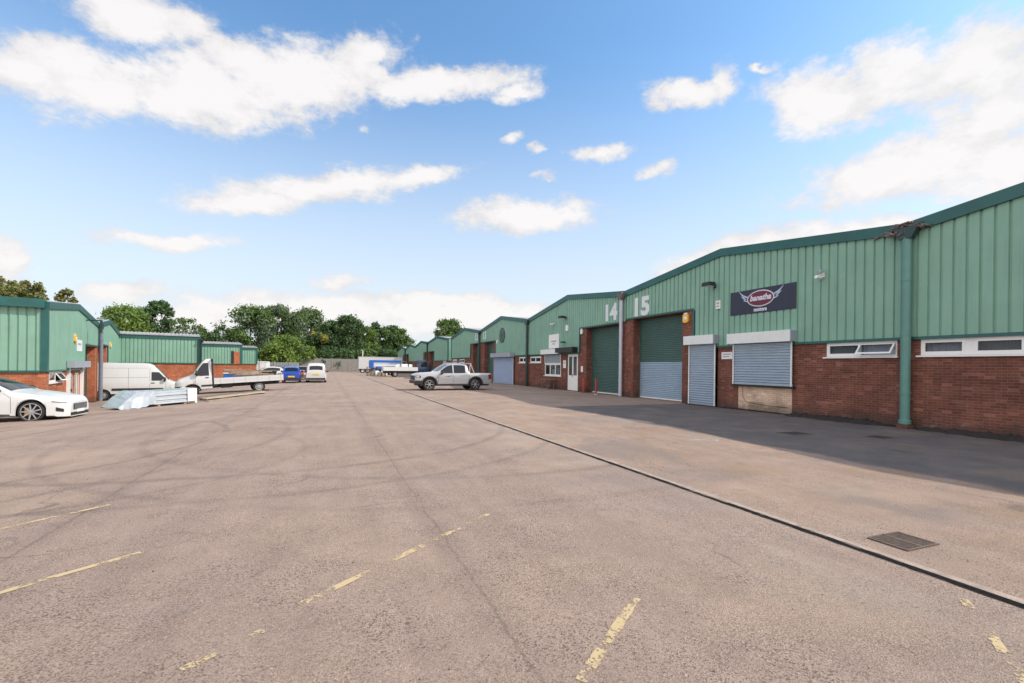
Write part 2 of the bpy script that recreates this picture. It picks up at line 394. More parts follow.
# ------------------------------------------------------------------ buildings
def columns(bps, p=.285, prof=((0, 0), (.042, 0), (.058, .045), (.269, .045))):
    """ribbed profile between the break points: list of (s, off) segments grouped by interval"""
    out = []
    for a, b in zip(bps, bps[1:]):
        pts = [(a, None)]; k = math.floor(a/p)
        while k*p < b:
            for q, o in prof:
                if a < k*p+q < b: pts.append((k*p+q, o))
            k += 1
        pts.append((b, None))
        def off(s):
            r = s % p; pr = list(prof) + [(p, 0)]
            for (q0, o0), (q1, o1) in zip(pr, pr[1:]):
                if q0 <= r <= q1: return o0 + (o1-o0)*(r-q0)/(q1-q0)
            return 0
        out.append([(s, off(s) if o is None else o) for s, o in pts])
    return out
def ribbed(mb, bps, zb, zt, place):
    """vertical ribbed sheet; zb(mid)->bottom, zt(s)->top, place(s, off, z)->xyz"""
    bps = sorted(set(bps))
    for seg in columns(bps):
        zbot = zb((seg[0][0]+seg[-1][0])/2)
        for (s0, o0), (s1, o1) in zip(seg, seg[1:]):
            mb.quad(place(s0, o0, zbot), place(s1, o1, zbot), place(s1, o1, zt(s1)), place(s0, o0, zt(s0)))
def wall_cells(mb, rects, holes, y):
    """flat wall at depth y made of rects minus holes, holes = (s0,s1,z0,z1,depth)"""
    ss = sorted({v for r in rects + holes for v in r[:2]}); zs = sorted({v for r in rects + holes for v in r[2:4]})
    for a, b in zip(ss, ss[1:]):
        for c, d in zip(zs, zs[1:]):
            m, n = (a+b)/2, (c+d)/2
            if any(r[0] < m < r[1] and r[2] < n < r[3] for r in rects) and not any(h[0] < m < h[1] and h[2] < n < h[3] for h in holes):
                mb.quad((a, y, c), (b, y, c), (b, y, d), (a, y, d))
    for s0, s1, z0, z1, dp in holes:
        mb.quad((s0, y, z0), (s0, y+dp, z0), (s0, y+dp, z1), (s0, y, z1)); mb.quad((s1, y, z0), (s1, y, z1), (s1, y+dp, z1), (s1, y+dp, z0))
        mb.quad((s0, y, z1), (s0, y+dp, z1), (s1, y+dp, z1), (s1, y, z1))
        if z0 > .02: mb.quad((s0, y, z0), (s1, y, z0), (s1, y+dp, z0), (s0, y+dp, z0))

class Unit: pass
def unit(label, group, loc, rot, W, zl, zr, za, bt, eave_up=0., *, openings=(), doors=(), wins=(), left=None, right=False, depth=24., clad='clad', brick='brick', corr=False, z0=0., name='industrial_unit'):
    """gabled workshop. local x = left to right along the front, y = into the building.
    openings: (s0, s1, top) full-height gaps in the cladding filled by brick piers and a roller door
    doors/wins: holes in the brick (s0, s1, z0, z1, depth)"""
    root = thing(name, label, 'industrial unit', loc, rot, group)
    ap = W/2
    top = lambda s: zl + (za-zl)*s/ap if s <= ap else za + (zr-za)*(s-ap)/(W-ap)
    zb = lambda m: next((o[2] for o in openings if o[0] < m < o[1]), bt)
    mb = MB()
    ribbed(mb, [0, ap, W] + [v for o in openings for v in o[:2]], zb, top, lambda s, o, z: (s, -.02-o, z))
    if left: ribbed(mb, [.0, left[0]], lambda m: bt, lambda s: zl, lambda s, o, z: (-.02-o, s, z))
    mb.build('cladding', M[clad], root)
    # brickwork
    mb = MB()
    rects = [(0, W, z0, bt)] + [(o[0], o[1], bt, o[2]) for o in openings]
    wall_cells(mb, rects, list(doors) + list(wins), 0.)
    mb.build('brick_wall', M[brick], root)
    if left: mb = MB(); mb.quad((0, depth, z0), (0, 0, z0), (0, 0, bt), (0, depth, bt)); mb.build('side_wall', M[brick], root)
    if right: mb = MB(); mb.quad((W, 0, z0), (W, depth, z0), (W, depth, zr), (W, 0, zr)); mb.build('side_wall', M[brick], root)
    mb = MB(); mb.quad((0, depth, z0), (W, depth, z0), (W, depth, za), (0, depth, za-.4)); mb.build('rear_wall', M[brick], root)
    # flashings
    mb = MB()
    for a, b in ((0, ap), (ap, W)):
        n = 1
        za_, zb_ = top(a), top(b)
        pts = [(a, za_-.27), (b, zb_-.27), (b, zb_+.06), (a, za_+.06)]
        mb.prism(pts, -.14, .03)
    edges = sorted({0., W} | {v for o in openings for v in o[:2]})
    for a, b in zip(edges, edges[1:]):
        z = zb((a+b)/2); mb.box(a, b, -.085, -.004, z-.05, z+.035)
    for o in openings:
        for s in o[:2]:
            if .3 < s < W-.3: mb.box(s-.05, s+.05, -.088, -.006, bt+.04, o[2]-.05)
    if left:
        mb.box(-.14-eave_up*.9, -.0, -.0, left[0], zl-.32+eave_up*.3, zl-.06+eave_up); mb.box(-.10, .16, -.10, .14, bt-.02, zl-.28); mb.box(-.085, -.004, .14, left[0], bt-.06, bt+.03)
    mb.build('trim', M['trim'], root)
    # roof
    mb = MB()
    st = .075 if corr else 2.
    nst = int(depth/st); ov = (.22 if eave_up == 0 else -.02) if left and corr else 0.
    for a, b, c, d in ((-ov, ap, zl+(-ov)*(za-zl)/ap, za), (ap, W, za, zr)):
        prev = None
        for k in range(nst+1):
            y = -.06 + k*st; w = (.055*(k % 4 in (1, 2))+.05) if corr else .04
            cur = ((a, y, c+w), (b, y, d+w))
            if prev: mb.quad(prev[0], prev[1], cur[1], cur[0])
            prev = cur
        mb.quad((a, -.06, c-.02), (b, -.06, d-.02), (b, depth, d-.02), (a, depth, c-.02))
        if corr and a < 0:
            for k in range(nst):
                w0 = .055*(k % 4 in (1, 2))+.05; w1 = .055*((k+1) % 4 in (1, 2))+.05; y = -.06+k*st
                mb.quad((a, y, c-.02), (a, y+st, c-.02), (a, y+st, c+w1), (a, y, c+w0))
    mb.build('roof', M['roof'], root)
    u = Unit(); u.root = root; u.top = top; u.W = W
    return u

def roller(root, s0, s1, z0, z1, y, mat_top, mat_low=None, split=None, pitch=.10, name='roller_door', bar='boxwhite'):
    """slatted curtain with guides; lower half may be another colour"""
    mb = MB(); z = z0+.07; n = 0
    while z < z1-1e-4:
        zt = min(z+pitch, z1); mb.cur = 1 if (mat_low and z < split) else 0
        h = zt-z
        dd = pitch*.36
        prof = [(0, 0), (.16, 0), (.22, dd*.5), (.45, dd), (.65, dd), (.88, dd*.6), (1, 0)]
        for (p0, o0), (p1, o1) in zip(prof, prof[1:]):
            mb.quad((s0, y-o0, z+p0*h), (s1, y-o0, z+p0*h), (s1, y-o1, z+p1*h), (s0, y-o1, z+p1*h))
        z = zt
    o = mb.build(name, [M[mat_top], M[mat_low or mat_top]], root)
    bx('bottom_bar', M[bar], o, s0, s1, y-.03, y+.01, z0, z0+.07)
    for q in (s0, s1-.06): bx('guide_rail', M['boxwhite' if name == 'security_shutter' else mat_top], o, q, q+.06, y-.06, y-.042, z0, z1)
    return o

def window(root, s0, s1, z0, z1, lights=1, y=.06, glass='paneglass', open_last=False, sill=True, panel=0., bars=.055, flaps=None):
    mb = MB(); f = .05
    mb.box(s0, s1, y-.05, y+.02, z0, z0+f); mb.box(s0, s1, y-.05, y+.02, z1-f, z1)
    mb.box(s0, s0+f, y-.05, y+.02, z0+f, z1-f); mb.box(s1-f, s1, y-.05, y+.02, z0+f, z1-f)
    if sill: mb.box(s0-.08, s1+.05, y-.14, y-.052, z0-.05, z0-.005)
    wl = (s1-s0-2*f-panel*(lights-1))/lights
    panes = []
    for k in range(lights):
        a = s0+f+k*(wl+panel); b = a+wl
        if k < lights-1: mb.box(b, b+max(panel, .001), y-.035, y+.015, z0+f, z1-f) if panel else mb.box(b-.03, b+.03, y-.05, y+.02, z0+f, z1-f)
        panes.append((a, b))
    fr = mb.build('window', M['upvc'], root)
    for k, (a, b) in enumerate(panes):
        op = open_last and k == len(panes)-1
        m = MB(); p = MB(); za, zc = z0+f, z1-f; out = .26 if op else 0.
        def P(s, yy, z): # hinged at the top
            t = (zc-z)/(zc-za); return (s, y-.055-out*t+yy, z + (.03*t if op else 0))
        e = bars
        for (c0, c1, d0, d1) in ((a, b, za, za+e), (a, b, zc-e, zc), (a, a+e, za+e, zc-e), (b-e, b, za+e, zc-e)):
            q = [P(c0, 0, d0), P(c1, 0, d0), P(c1, 0, d1), P(c0, 0, d1)]; r = [P(c0, .05, d0), P(c1, .05, d0), P(c1, .05, d1), P(c0, .05, d1)]
            i = [m.vert(v) for v in q + r]
            for fc in ((0,1,2,3),(7,6,5,4),(0,4,5,1),(1,5,6,2),(2,6,7,3),(3,7,4,0)): m.face([i[t] for t in fc])
        cs = m.build('casement', M['upvc'], fr)
        p.quad(P(a+e, .02, za+e), P(b-e, .02, za+e), P(b-e, .02, zc-e), P(a+e, .02, zc-e)); p.build('pane', M[glass], fr)
    return fr, panes

def blind(root, s0, s1, z0, z1, y, mat_, pleat=.09):
    mb = MB(); n = max(2, int((s1-s0)/(pleat/2))); 
    for k in range(n):
        a = s0+(s1-s0)*k/n; b = s0+(s1-s0)*(k+1)/n
        mb.quad((a, y+(.03 if k % 2 else 0), z0), (b, y+(0 if k % 2 else .03), z0), (b, y+(0 if k % 2 else .03), z1), (a, y+(.03 if k % 2 else 0), z1))
    return mb.build('window_blind', M[mat_], root)

def downpipe(root, s, z0, z1, r, mat_, shoe=None):
    mb = MB(); y = -.10-r
    mb.tube([(s, y, z0), (s, y, z1-.35), (s, y+.02, z1-.12), (s, y+.12, z1+.05)], r, 14)
    for z in (z0+.9, z0+2.6, z0+4.2): mb.lathe([(r, z-.03), (r+.012, z-.03), (r+.012, z+.03), (r, z+.03)], (s, y, 0), 'z', 14)
    o = mb.build('downpipe', M[mat_], root, smooth=40)
    hp = MB(); hp.prism([(s-.28, z1-.1), (s-.16, z1-.32), (s+.16, z1-.32), (s+.28, z1-.1), (s+.28, z1+.02), (s-.28, z1+.02)], -.34, -.145)
    hp.build('hopper', M['pipe_dark' if mat_ != 'pipe_grey' else 'rust'], o)
    if shoe:
        q = MB(); q.lathe([(r+.03, z0), (r+.03, z0+.1), (r, z0+.13)], (s, y, 0), 'z', 14); q.build('pipe_collar', M[mat_], o, smooth=40)
        q = MB(); q.box(s-r-.02, s+r+.02, y-r-.02, y+r+.02, .0, z0+.0); q.build('pipe_stub', M['brick'], o)
    return o

def text(body, name, mat_, parent, loc, size, bold=0., shear=0., extrude=.006, align='CENTER', sx=1.):
    cu = bpy.data.curves.new('lettering', 'FONT'); cu.body = body; cu.size = size; cu.offset = bold; cu.shear = shear
    cu.extrude = extrude; cu.align_x = align; cu.align_y = 'BOTTOM_BASELINE'
    o = bpy.data.objects.new('lettering', cu); COL.objects.link(o)
    bpy.context.view_layer.update()
    me = bpy.data.meshes.new_from_object(o.evaluated_get(bpy.context.evaluated_depsgraph_get()))
    bpy.data.objects.remove(o)
    me.transform(Matrix.Rotation(R(90), 4, 'X') @ Matrix.Diagonal((sx, 1, 1, 1)))
    me.materials.clear(); me.materials.append(M[mat_])
    o = bpy.data.objects.new(name, me); COL.objects.link(o); o.parent = parent; o.location = loc
    return o

# --- things screwed to a wall. F(s, y, z) turns a wall position into the world
def frame_of(u):
    bpy.context.view_layer.update(); mw = u.root.matrix_world.copy()
    return lambda s, y, z: mw @ Vector((s, y, z)), u.root.rotation_euler.z
def floodlight(u, s, z, label, mat_='black', big=1.):
    F, rz = frame_of(u); t = thing('floodlight', label, 'floodlight', F(s, -.055, z), rz)
    k = big
    m = MB(); m.box(-.05*k, .05*k, -.02, 0, -.06*k, .06*k); m.tube([(0, -.02, 0), (0, -.2*k, .04*k)], .02*k, 8); m.build('bracket', M[mat_], t)
    h = MB(); h.prism([(-.17*k, -.02*k), (.17*k, -.02*k), (.14*k, .09*k), (-.14*k, .09*k)], -.36*k, -.12*k); h.build('lamp_head', M[mat_], t)
    g_ = MB(); g_.box(-.14*k, .14*k, -.34*k, -.14*k, -.03*k, -.021*k); g_.build('lamp_lens', M['lamp'], t)
    return t
def camera_dome(u, s, z, label):
    F, rz = frame_of(u); t = thing('security_camera', label, 'security camera', F(s, -.055, z), rz)
    m = MB(); m.box(-.07, .07, -.03, 0, -.02, .14); m.tube([(0, -.03, .06), (0, -.16, .07)], .025, 8); m.build('bracket', M['upvc'], t)
    h = MB(); h.lathe([(.0, -.36), (.055, -.36), (.065, -.34), (.065, -.12), (.0, -.10)], (0, 0, -.03), 'y', 14); h.build('camera_body', M['upvc'], t, smooth=40)
    h = MB(); h.lathe([(0, .10), (.06, .10), (.08, .14), (.08, .20), (0, .24)], (.02, -.17, 0), 'z', 14); h.build('lamp_head', M['boxgrey'], t, smooth=40)
    return t
def alarm(u, s, z, label, mat_, y=-.055, w=.26, h=.32):
    F, rz = frame_of(u); t = thing('alarm_box', label, 'alarm box', F(s, y, z), rz)
    m = MB(); m.prism([(-w/2, -h*.3), (-w*.3, -h/2), (w*.3, -h/2), (w/2, -h*.3), (w/2, h*.35), (w*.35, h/2), (-w*.35, h/2), (-w/2, h*.35)], -.09, 0); m.build('casing', M[mat_], t)
    m = MB(); m.lathe([(0, -.105), (w*.22, -.103), (w*.26, -.091)], (0, 0, 0), 'y', 16); m.build('front_disc', M['boxwhite'], t, smooth=40)
    m = MB(); m.box(-w*.28, w*.28, -.075, -.01, h*.5, h*.68); m.build('strobe_lamp', M['lamp'], t)
    return t
def board(u, s0, s1, z0, z1, y, label, name='notice_board', cat='notice', mat_='white', lines=(), thick=.02, group=None):
    F, rz = frame_of(u); t = thing(name, label, cat, F((s0+s1)/2, y, z0), rz, group)
    w = (s1-s0)/2; bx('panel', M[mat_], t, -w, w, -thick, 0, 0, z1-z0)
    for (a, b, c, d, mm) in lines: bx('printed_band', M[mm], t, -w+a*2*w, -w+b*2*w, -thick-.004, -thick-.0005, c*(z1-z0), d*(z1-z0))
    return t

RW = R(-90)
def S(Yl): return lambda Y: Yl - Y
GR = 'gabled green workshop units along the right of the yard'

# ---- unit nearest the camera
Yl = 8.68; s = S(Yl)
u16 = unit('nearest right-hand green unit with a long white strip window above red brick', GR, (16, Yl, 0), RW, 13.9, 5.99, 5.95, 6.82, 2.65,
           wins=[(s(8.3), s(4.9), 2.14, 2.60, .12), (s(3.3), s(-1.2), 2.14, 2.60, .12)], right=True)
fr, pn = window(u16.root, s(8.3), s(4.9), 2.14, 2.60, 3, glass='seeglass', panel=.22)
for k, (a, b) in enumerate(pn): blind(fr, a+.02, b-.02, 2.2, 2.55, .16, 'blind' if k == 0 else 'blind_dark', .16 if k == 0 else .05)
bx('window_recess', M['dark'], fr, s(8.3), s(4.9), .22, .25, 2.1, 2.64)
fr, pn = window(u16.root, s(3.3), s(-1.2), 2.14, 2.60, 3, glass='seeglass', panel=.22)
bx('window_recess', M['blind'], fr, s(3.3), s(-1.2), .22, .25, 2.1, 2.64)

# ---- unit 15
Yl = 22.65; s = S(Yl)
u15 = unit('green unit numbered 15 with navy winged sign, roller door and two steel shutters', GR, (16, Yl, 0), RW, 13.97, 6.02, 5.99, 6.84, 2.65,
           openings=[(0.0, s(17.28), 4.46)], doors=[(s(22.0), s(18.1), 0, 4.38, .5), (s(17.5), s(15.87), 0, 2.6, .1)],
           wins=[(s(11.05), s(8.9), 2.13, 2.60, .12)])
r15 = u15.root
roller(r15, s(22.0), s(18.1), 0.03, 4.38, .48, 'door_green', 'door_blue', 1.97, .095)
window(r15, s(11.05), s(8.9), 2.13, 2.60, 2, glass='seeglass', open_last=True)
blind(r15, s(11.0), s(10.0), 2.18, 2.56, .15, 'blind_dark', .05); blind(r15, s(9.95), s(8.95), 2.18, 2.56, .15, 'blind', .14)
bx('window_recess', M['dark'], r15, s(11.05), s(8.9), .22, .25, 2.1, 2.64)
def shutter_set(root, s0, s1, z0, z1, bh, proud, box_mat='boxwhite', door_mat='galv', end=None, name='security_shutter', pitch=.105, over=.12):
    sh = roller(root, s0, s1, z0, z1, -.10, door_mat, pitch=pitch, name=name, bar=door_mat)
    bx('shutter_box', M[box_mat], sh, s0-over, s1+over*.6, -.12-proud, -.01, z1, z1+bh)
    if end: bx('box_end_plate', M[end], sh, s1+over*.6+.002, s1+over*.6+.03, -.118-proud, -.012, z1+.01, z1+bh-.01)
    return sh
shutter_set(r15, s(17.5), s(15.87), .04, 2.78, .40, .25, end='boxgrey')
sh = shutter_set(r15, s(14.92), s(12.22), 1.06, 2.72, .42, .25, end='boxgrey')
bx('shutter_sill', M['black'], sh, s(14.98), s(12.16), -.17, -.005, .99, 1.05)
bx('door_step', M['litter'], r15, s(17.55), s(15.83), -.30, -.01, 0.004, .035)
m = MB(); m.box(s(14.72), s(12.31), -.022, -.002, .0, .98); m.build('infill_panel', M['cream'], r15)
m = MB(); m.tube([(s(14.5), -.03, .98), (s(14.48), -.03, .5), (s(14.3), -.03, .34), (s(13.3), -.03, .27), (s(12.5), -.03, .26)], .008, 5); m.build('wall_crack', M['black'], r15)
text('15', 'unit_number', 'number', r15, (s(21.28), -.065, 4.58), 1.33, .06, sx=1.16)
downpipe(r15, s(8.56), .14, 5.86, .125, 'pipe_green', shoe=True)
# rusted valley outlet with debris over the near downpipe
rnd = random.Random(5); nb = MB()
for k in range(46):
    c = (13.97+rnd.gauss(0, .21), -.20+rnd.uniform(-.14, .12), 5.82+rnd.uniform(-.10, .16))
    e = Matrix.Rotation(rnd.uniform(-.5, .5), 3, 'X') @ Matrix.Rotation(rnd.uniform(-.5, .5), 3, 'Y')
    nb.obox(c, (rnd.uniform(.10, .36), rnd.uniform(.05, .14), rnd.uniform(.02, .06)), e)
nb.build('valley_outlet', M['rust'], r15)
# sign
F, rz = frame_of(u15)
sg = thing('sign_board', 'navy sign with a winged maroon oval and white lettering on green cladding', 'sign', F(s(13.635), -.055, 3.92), rz)
bx('panel', M['navy'], sg, -1.5, 1.5, -.03, 0, 0, .97)
m = MB(); m.lathe([(0, 0), (1, 0), (1, .006), (0, .006)], (0, 0, 0), 'y', 48)
m.v = [(-.02 + v[0]*.62 - .0, -.040+v[1], .57+v[2]*.325) for v in m.v]; m.build('oval_border', M['lilac'], sg)
m = MB(); m.lathe([(0, 0), (1, 0), (1, .006), (0, .006)], (0, 0, 0), 'y', 48)
m.v = [(-.02 + v[0]*.575, -.047+v[1], .57+v[2]*.285) for v in m.v]; m.build('oval', M['maroon'], sg)
for sd in (-1, 1):
    m = MB()
    for k, (r0, r1, dz) in enumerate(((.60, 1.02, .20), (.62, .92, .08), (.60, .80, -.03))):
        pts = []
        for j in range(7):
            t = j/6; pts.append((-.02+sd*(r0+(r1-r0)*t), .55+dz*.5+ (dz+.02)*t*t*.9 + .10*(1-k*.3)*t))
        w = [.055*(1-.85*(j/6)**2) for j in range(7)]
        poly = [(p[0], p[1]+q) for p, q in zip(pts, w)] + [(p[0], p[1]-q) for p, q in zip(pts, w)][::-1]
        m.prism(poly, -.038, -.031)
    m.build('wing_emblem', M['wing'], sg)
text('banatha', 'lettering', 'lilac', sg, (-.02, -.05, .50), .31, .012, .25, .004)
text('motors', 'lettering', 'lilac', sg, (-.02, -.036, .075), .20, .010, .0, .004)
alarm(u15, s(17.82), 4.06, 'yellow alarm box on the brick pier right of the door numbered 15', 'yellowlamp', y=-.005, w=.36, h=.40)
floodlight(u15, s(16.03), 5.33, 'black floodlight on cladding left of the navy sign', big=1.5)
board(u15, s(15.92), s(15.68), 4.30, 4.66, -.055, 'small white box notice between a floodlight and the navy sign', lines=((.2, .8, .55, .8, 'boxgrey'), (.2, .8, .2, .4, 'boxgrey')), thick=.06)
camera_dome(u15, s(11.17), 4.90, 'small grey and white camera lamp right of the navy sign')
board(u15, s(15.64), s(15.06), 2.10, 2.40, -.005, 'white printed notice on brick between the two steel shutters', lines=((.12, .85, .62, .78, 'boxgrey'), (.12, .7, .3, .45, 'boxgrey')))

# ---- unit 14
Yl = 36.53; s = S(Yl)
u14 = unit('green unit numbered 14 with white door, shop window and dark green roller door', GR, (16, Yl, 0), RW, 13.88, 5.66, 6.02, 6.74, 2.65,
           openings=[(s(27.91), 13.88, 4.32)], doors=[(s(27.1), s(23.1), 0, 4.24, .5), (s(29.72), s(28.2), 0, 2.62, .12)],
           wins=[(s(33.4), s(30.68), 1.0, 2.62, .14), (s(36.24), s(34.14), 2.0, 2.5, .12)])
r14 = u14.root
roller(r14, s(27.1), s(23.1), .03, 4.24, .48, 'door_green', pitch=.095)
d = bx('door', M['upvc'], r14, s(29.68), s(28.24), .03, .09, .05, 2.58)
bx('glazed_panel', M['paneglass'], d, s(29.5), s(29.05), .015, .028, 1.1, 2.4); bx('glazed_panel', M['seeglass'], d, s(28.85), s(28.4), .015, .028, 1.1, 2.4)
bx('door_handle', M['steel'], d, s(29.0), s(28.94), -.03, .03, 1.0, 1.2)
bx('door_hood', M['black'], r14, s(30.7), s(28.12), -.5, -.09, 2.70, 3.05)
fr, pn = window(r14, s(33.4), s(30.68), 1.0, 1.92, 3, glass='seeglass')
bx('window_recess', M['blind_dark'], fr, s(33.3), s(30.75), .4, .42, 1.0, 1.95)
for k, q in enumerate((32.6, 31.8, 31.2)): bx('shelf_item', M[('boxwhite', 'blind', 'yellowlamp')[k]], fr, s(q), s(q)+.35, .25, .38, 1.05, 1.5+.1*k)
roller(r14, s(33.4), s(30.68), 1.90, 2.62, .02, 'boxgrey', pitch=.08, name='security_shutter')
bx('shutter_box', M['boxwhite'], r14, s(33.67), s(30.66), -.28, -.09, 2.64, 3.0)
window(r14, s(36.24), s(34.14), 2.0, 2.5, 2)
text('14', 'unit_number', 'number', r14, (s(24.24), -.065, 4.56), 1.32, .06, sx=1.1)
downpipe(r14, s(22.92), .03, 5.92, .10, 'pipe_grey')
board(u14, s(32.56), s(30.9), 3.07, 4.12, -.055, 'white square sign with grey print above the shop window', name='sign_board', cat='sign', lines=((.25, .75, .45, .55, 'boxgrey'), (.35, .65, .28, .35, 'boxgrey')), thick=.04)
camera_dome(u14, s(31.74), 4.9, 'white camera lamp above the white square sign')
floodlight(u14, s(29.85), 5.17, 'black floodlight under the gable of the unit numbered 14', big=1.5)
board(u14, s(29.85), s(29.5), 4.25, 4.65, -.055, 'small white box notice below the floodlight over the white door', thick=.06)
alarm(u14, s(27.62), 4.05, 'white alarm box at top left of the door numbered 14', 'boxwhite', y=-.03)
floodlight(u14, s(29.95), 3.42, 'tiny dark floodlight between white sign and door hood', big=.9)
board(u14, s(30.3), s(29.9), 1.6, 2.15, -.005, 'white paper notice on brick left of the white door', lines=((.15, .8, .6, .75, 'boxgrey'),))
board(u14, s(27.75), s(27.5), 1.35, 1.75, -.005, 'small white keypad box on the brick pier right of the white door', name='keypad_box', cat='keypad')

# ---- unit 13
Yl = 49.93; s = S(Yl)
u13 = unit('green unit with a dark round emblem and a wide pale blue shutter', GR, (16, Yl, 0), RW, 13.4, 5.56, 5.64, 6.54, 2.65,
           openings=[(0, s(44.83), 4.27)], doors=[(s(48.6), s(45.62), 0, 4.2, .5)], wins=[(s(38.69), s(36.85), 2.0, 2.5, .12)])
r13 = u13.root
roller(r13, s(48.6), s(45.62), .03, 4.2, .48, 'door_green', pitch=.12)
shutter_set(r13, s(45.05), s(39.75), .02, 2.55, .40, .4, 'boxgrey', 'door_lilac', pitch=.11)
window(r13, s(38.69), s(36.85), 2.0, 2.5, 2)
text('13', 'unit_number', 'number', r13, (s(48.5), -.065, 4.6), 1.2, .03)
downpipe(r13, s(36.55), .03, 5.55, .11, 'pipe_dark')
downpipe(r13, s(49.9), .03, 5.48, .11, 'pipe_dark')
F, rz = frame_of(u13)
em = thing('round_sign', 'dark round emblem sign high on a green gable', 'sign', F(s(42.92), -.055, 4.68), rz)
m = MB(); m.lathe([(0, -.04), (.66, -.04), (.73, -.03), (.73, 0), (0, 0)], (0, 0, 0), 'y', 36); m.build('disc', M['door_green'], em, smooth=30)
m = MB(); m.lathe([(.66, -.041), (.66, -.055), (.73, -.055), (.73, -.031)], (0, 0, 0), 'y', 36); m.build('rim', M['black'], em)
m = MB(); m.box(-.10, .10, -.052, -.041, -.4, .4); m.prism([(-.4, -.1), (.4, .02), (.4, .16), (-.4, .04)], -.051, -.042); m.build('emblem_shape', M['pipe_dark'], em)
alarm(u13, s(44.3), 4.1, 'white lamp box beside the door left of the pale blue shutter', 'boxwhite')

# ---- unit 12
Yl = 62.88; s = S(Yl)
u12 = unit('green unit at the far end of the near block, half hidden by the silver pickup', GR, (16, Yl, 0), RW, 12.95, 5.45, 5.55, 6.33, 2.65, left=(23.5,),
           openings=[(s(53.77), 12.95, 4.27)], doors=[(s(52.9), s(50.6), 0, 4.2, .5)], wins=[(s(62.2), s(60.2), 2., 2.5, .12), (s(58.8), s(56.5), 2., 2.5, .12)])
r12 = u12.root
roller(r12, s(52.9), s(50.6), .03, 4.2, .48, 'door_green', pitch=.12)
window(r12, s(62.2), s(60.2), 2.0, 2.5, 2); window(r12, s(58.8), s(56.5), 2.0, 2.5, 2)
text('12', 'unit_number', 'number', r12, (s(51.4), -.065, 4.6), 1.2, .03)

# ---- far block
for k, (ya, yb, zl, zr, za, op, side) in enumerate(((78.75, 64.95, 5.51, 5.49, 6.15, (78.75, 73.8), 'L'), (91.0, 78.75, 5.27, 5.51, 6.0, (82.6, 78.75), 'R'), (102.65, 91.0, 5.13, 5.27, 5.83, (102.65, 98.6), 'L'), (114.3, 102.65, 5.0, 5.13, 5.77, (106.1, 102.65), 'R'))):
    s = S(ya)
    lab = ('first green gable of the far block, behind the pickup roof', 'second green gable of the far block, with a dark doorway', 'third green gable of the far block, small in the distance', 'farthest green gable on the right, next to the trees')[k]
    d0, d1 = (op[0]-1.0, op[1]+.6) if side == 'L' else (op[0]-.8, op[1]+1.0)
    u = unit(lab, GR, (16, ya, 0), RW, ya-yb, zl, zr, za, 2.4, openings=[(s(op[0]), s(op[1]), 3.95)], doors=[(s(d0), s(d1), 0, 3.9, .6)],
             wins=[(s(68.0), s(66.0), 1.9, 2.35, .1)] if k == 0 else ())
    roller(u.root, s(d0), s(d1), .03, 3.9, .58, 'door_green', pitch=.15)
    if side == 'L': downpipe(u.root, s(ya-.05), .03, zl-.1, .12, 'pipe_dark')
    if k == 0:
        window(u.root, s(68.0), s(66.0), 1.9, 2.35, 2)
        m = MB(); m.box(13.80, 13.84, .06, 24, 2.4, 5.42); m.build('side_cladding', M['clad'], u.root)
        m = MB(); m.box(13.79, 13.82, .0, 24, 0, 2.4); m.build('side_wall', M['brick'], u.root)
        m = MB(); m.box(13.70, 13.86, -.10, .058, 2.42, 5.2); m.build('corner_trim', M['trim'], u.root)

# ---- left-hand block, turned 12.5 degrees from the yard and standing lower
A = R(-12.5); EF = (sin(A), cos(A)); ES = (cos(A), -sin(A)); RL = R(102.5)
C0 = (-11.83, 27.57)
def LP(s_, n): return (C0[0]+EF[0]*s_+ES[0]*n, C0[1]+EF[1]*s_+ES[1]*n)
ZB = -1.10
GL = 'green workshop units along the left of the yard'
ul1 = unit('green unit at the left edge with sunlit ribbed side wall, behind the white saloon', GL, (*C0, ZB), RL, 13.6, 5.40, 5.38, 5.98, 2.3,
           openings=[(9.05, 13.6, 3.82)], eave_up=.2, doors=[(9.3, 13.1, 0, 3.75, .5), (5.1, 6.1, 0, 2.1, .12)], wins=[(.75, 3.3, 1.74, 2.26, .12), (6.5, 7.6, .5, 2.1, .12)], left=(12.,), clad='clad', brick='brick_orange', corr=True, depth=12.)
rl = ul1.root
roller(rl, 9.3, 13.1, .03, 3.75, .48, 'door_green', pitch=.1)
window(rl, .75, 3.3, 1.74, 2.26, 2, open_last=True)
d = bx('door', M['upvc'], rl, 5.14, 6.06, .03, .09, .03, 2.08); bx('glazed_panel', M['paneglass'], d, 5.3, 5.9, .015, .028, .9, 1.95)
window(rl, 6.5, 7.6, .5, 2.1, 2)
m = MB(); m.box(3.9, 8.5, -.40, -.09, 2.42, 2.78); m.build('shutter_box', M['boxgrey'], rl)
for q in (4.3, 7.9): bx('guide_rail', M['upvc'], rl, q, q+.2, -.14, -.004, .0, 2.42)
downpipe(rl, 13.62, .03, 5.35, .12, 'pipe_slate')
alarm(ul1, 5.88, 4.02, 'yellow alarm box high on the sunlit left gable', 'yellowlamp', w=.4, h=.42)
board(ul1, 6.5, 8.0, 3.35, 4.0, -.055, 'white sign on the sunlit left gable beside the doorway', name='sign_board', cat='sign', lines=((.15, .8, .55, .7, 'boxgrey'),))
F, rz = frame_of(ul1)
t = thing('wall_lamp', 'dark lamp on a bracket hanging under the left gable roof edge', 'lamp', F(9.2, -.05, 5.3), rz)
m = MB(); m.tube([(0, 0, 0), (0, -.7, .02)], .04, 8); m.build('bracket', M['pipe_dark'], t)
m = MB(); m.box(-.07, .07, -.78, -.66, -.75, .05); m.build('lamp_head', M['pipe_dark'], t)

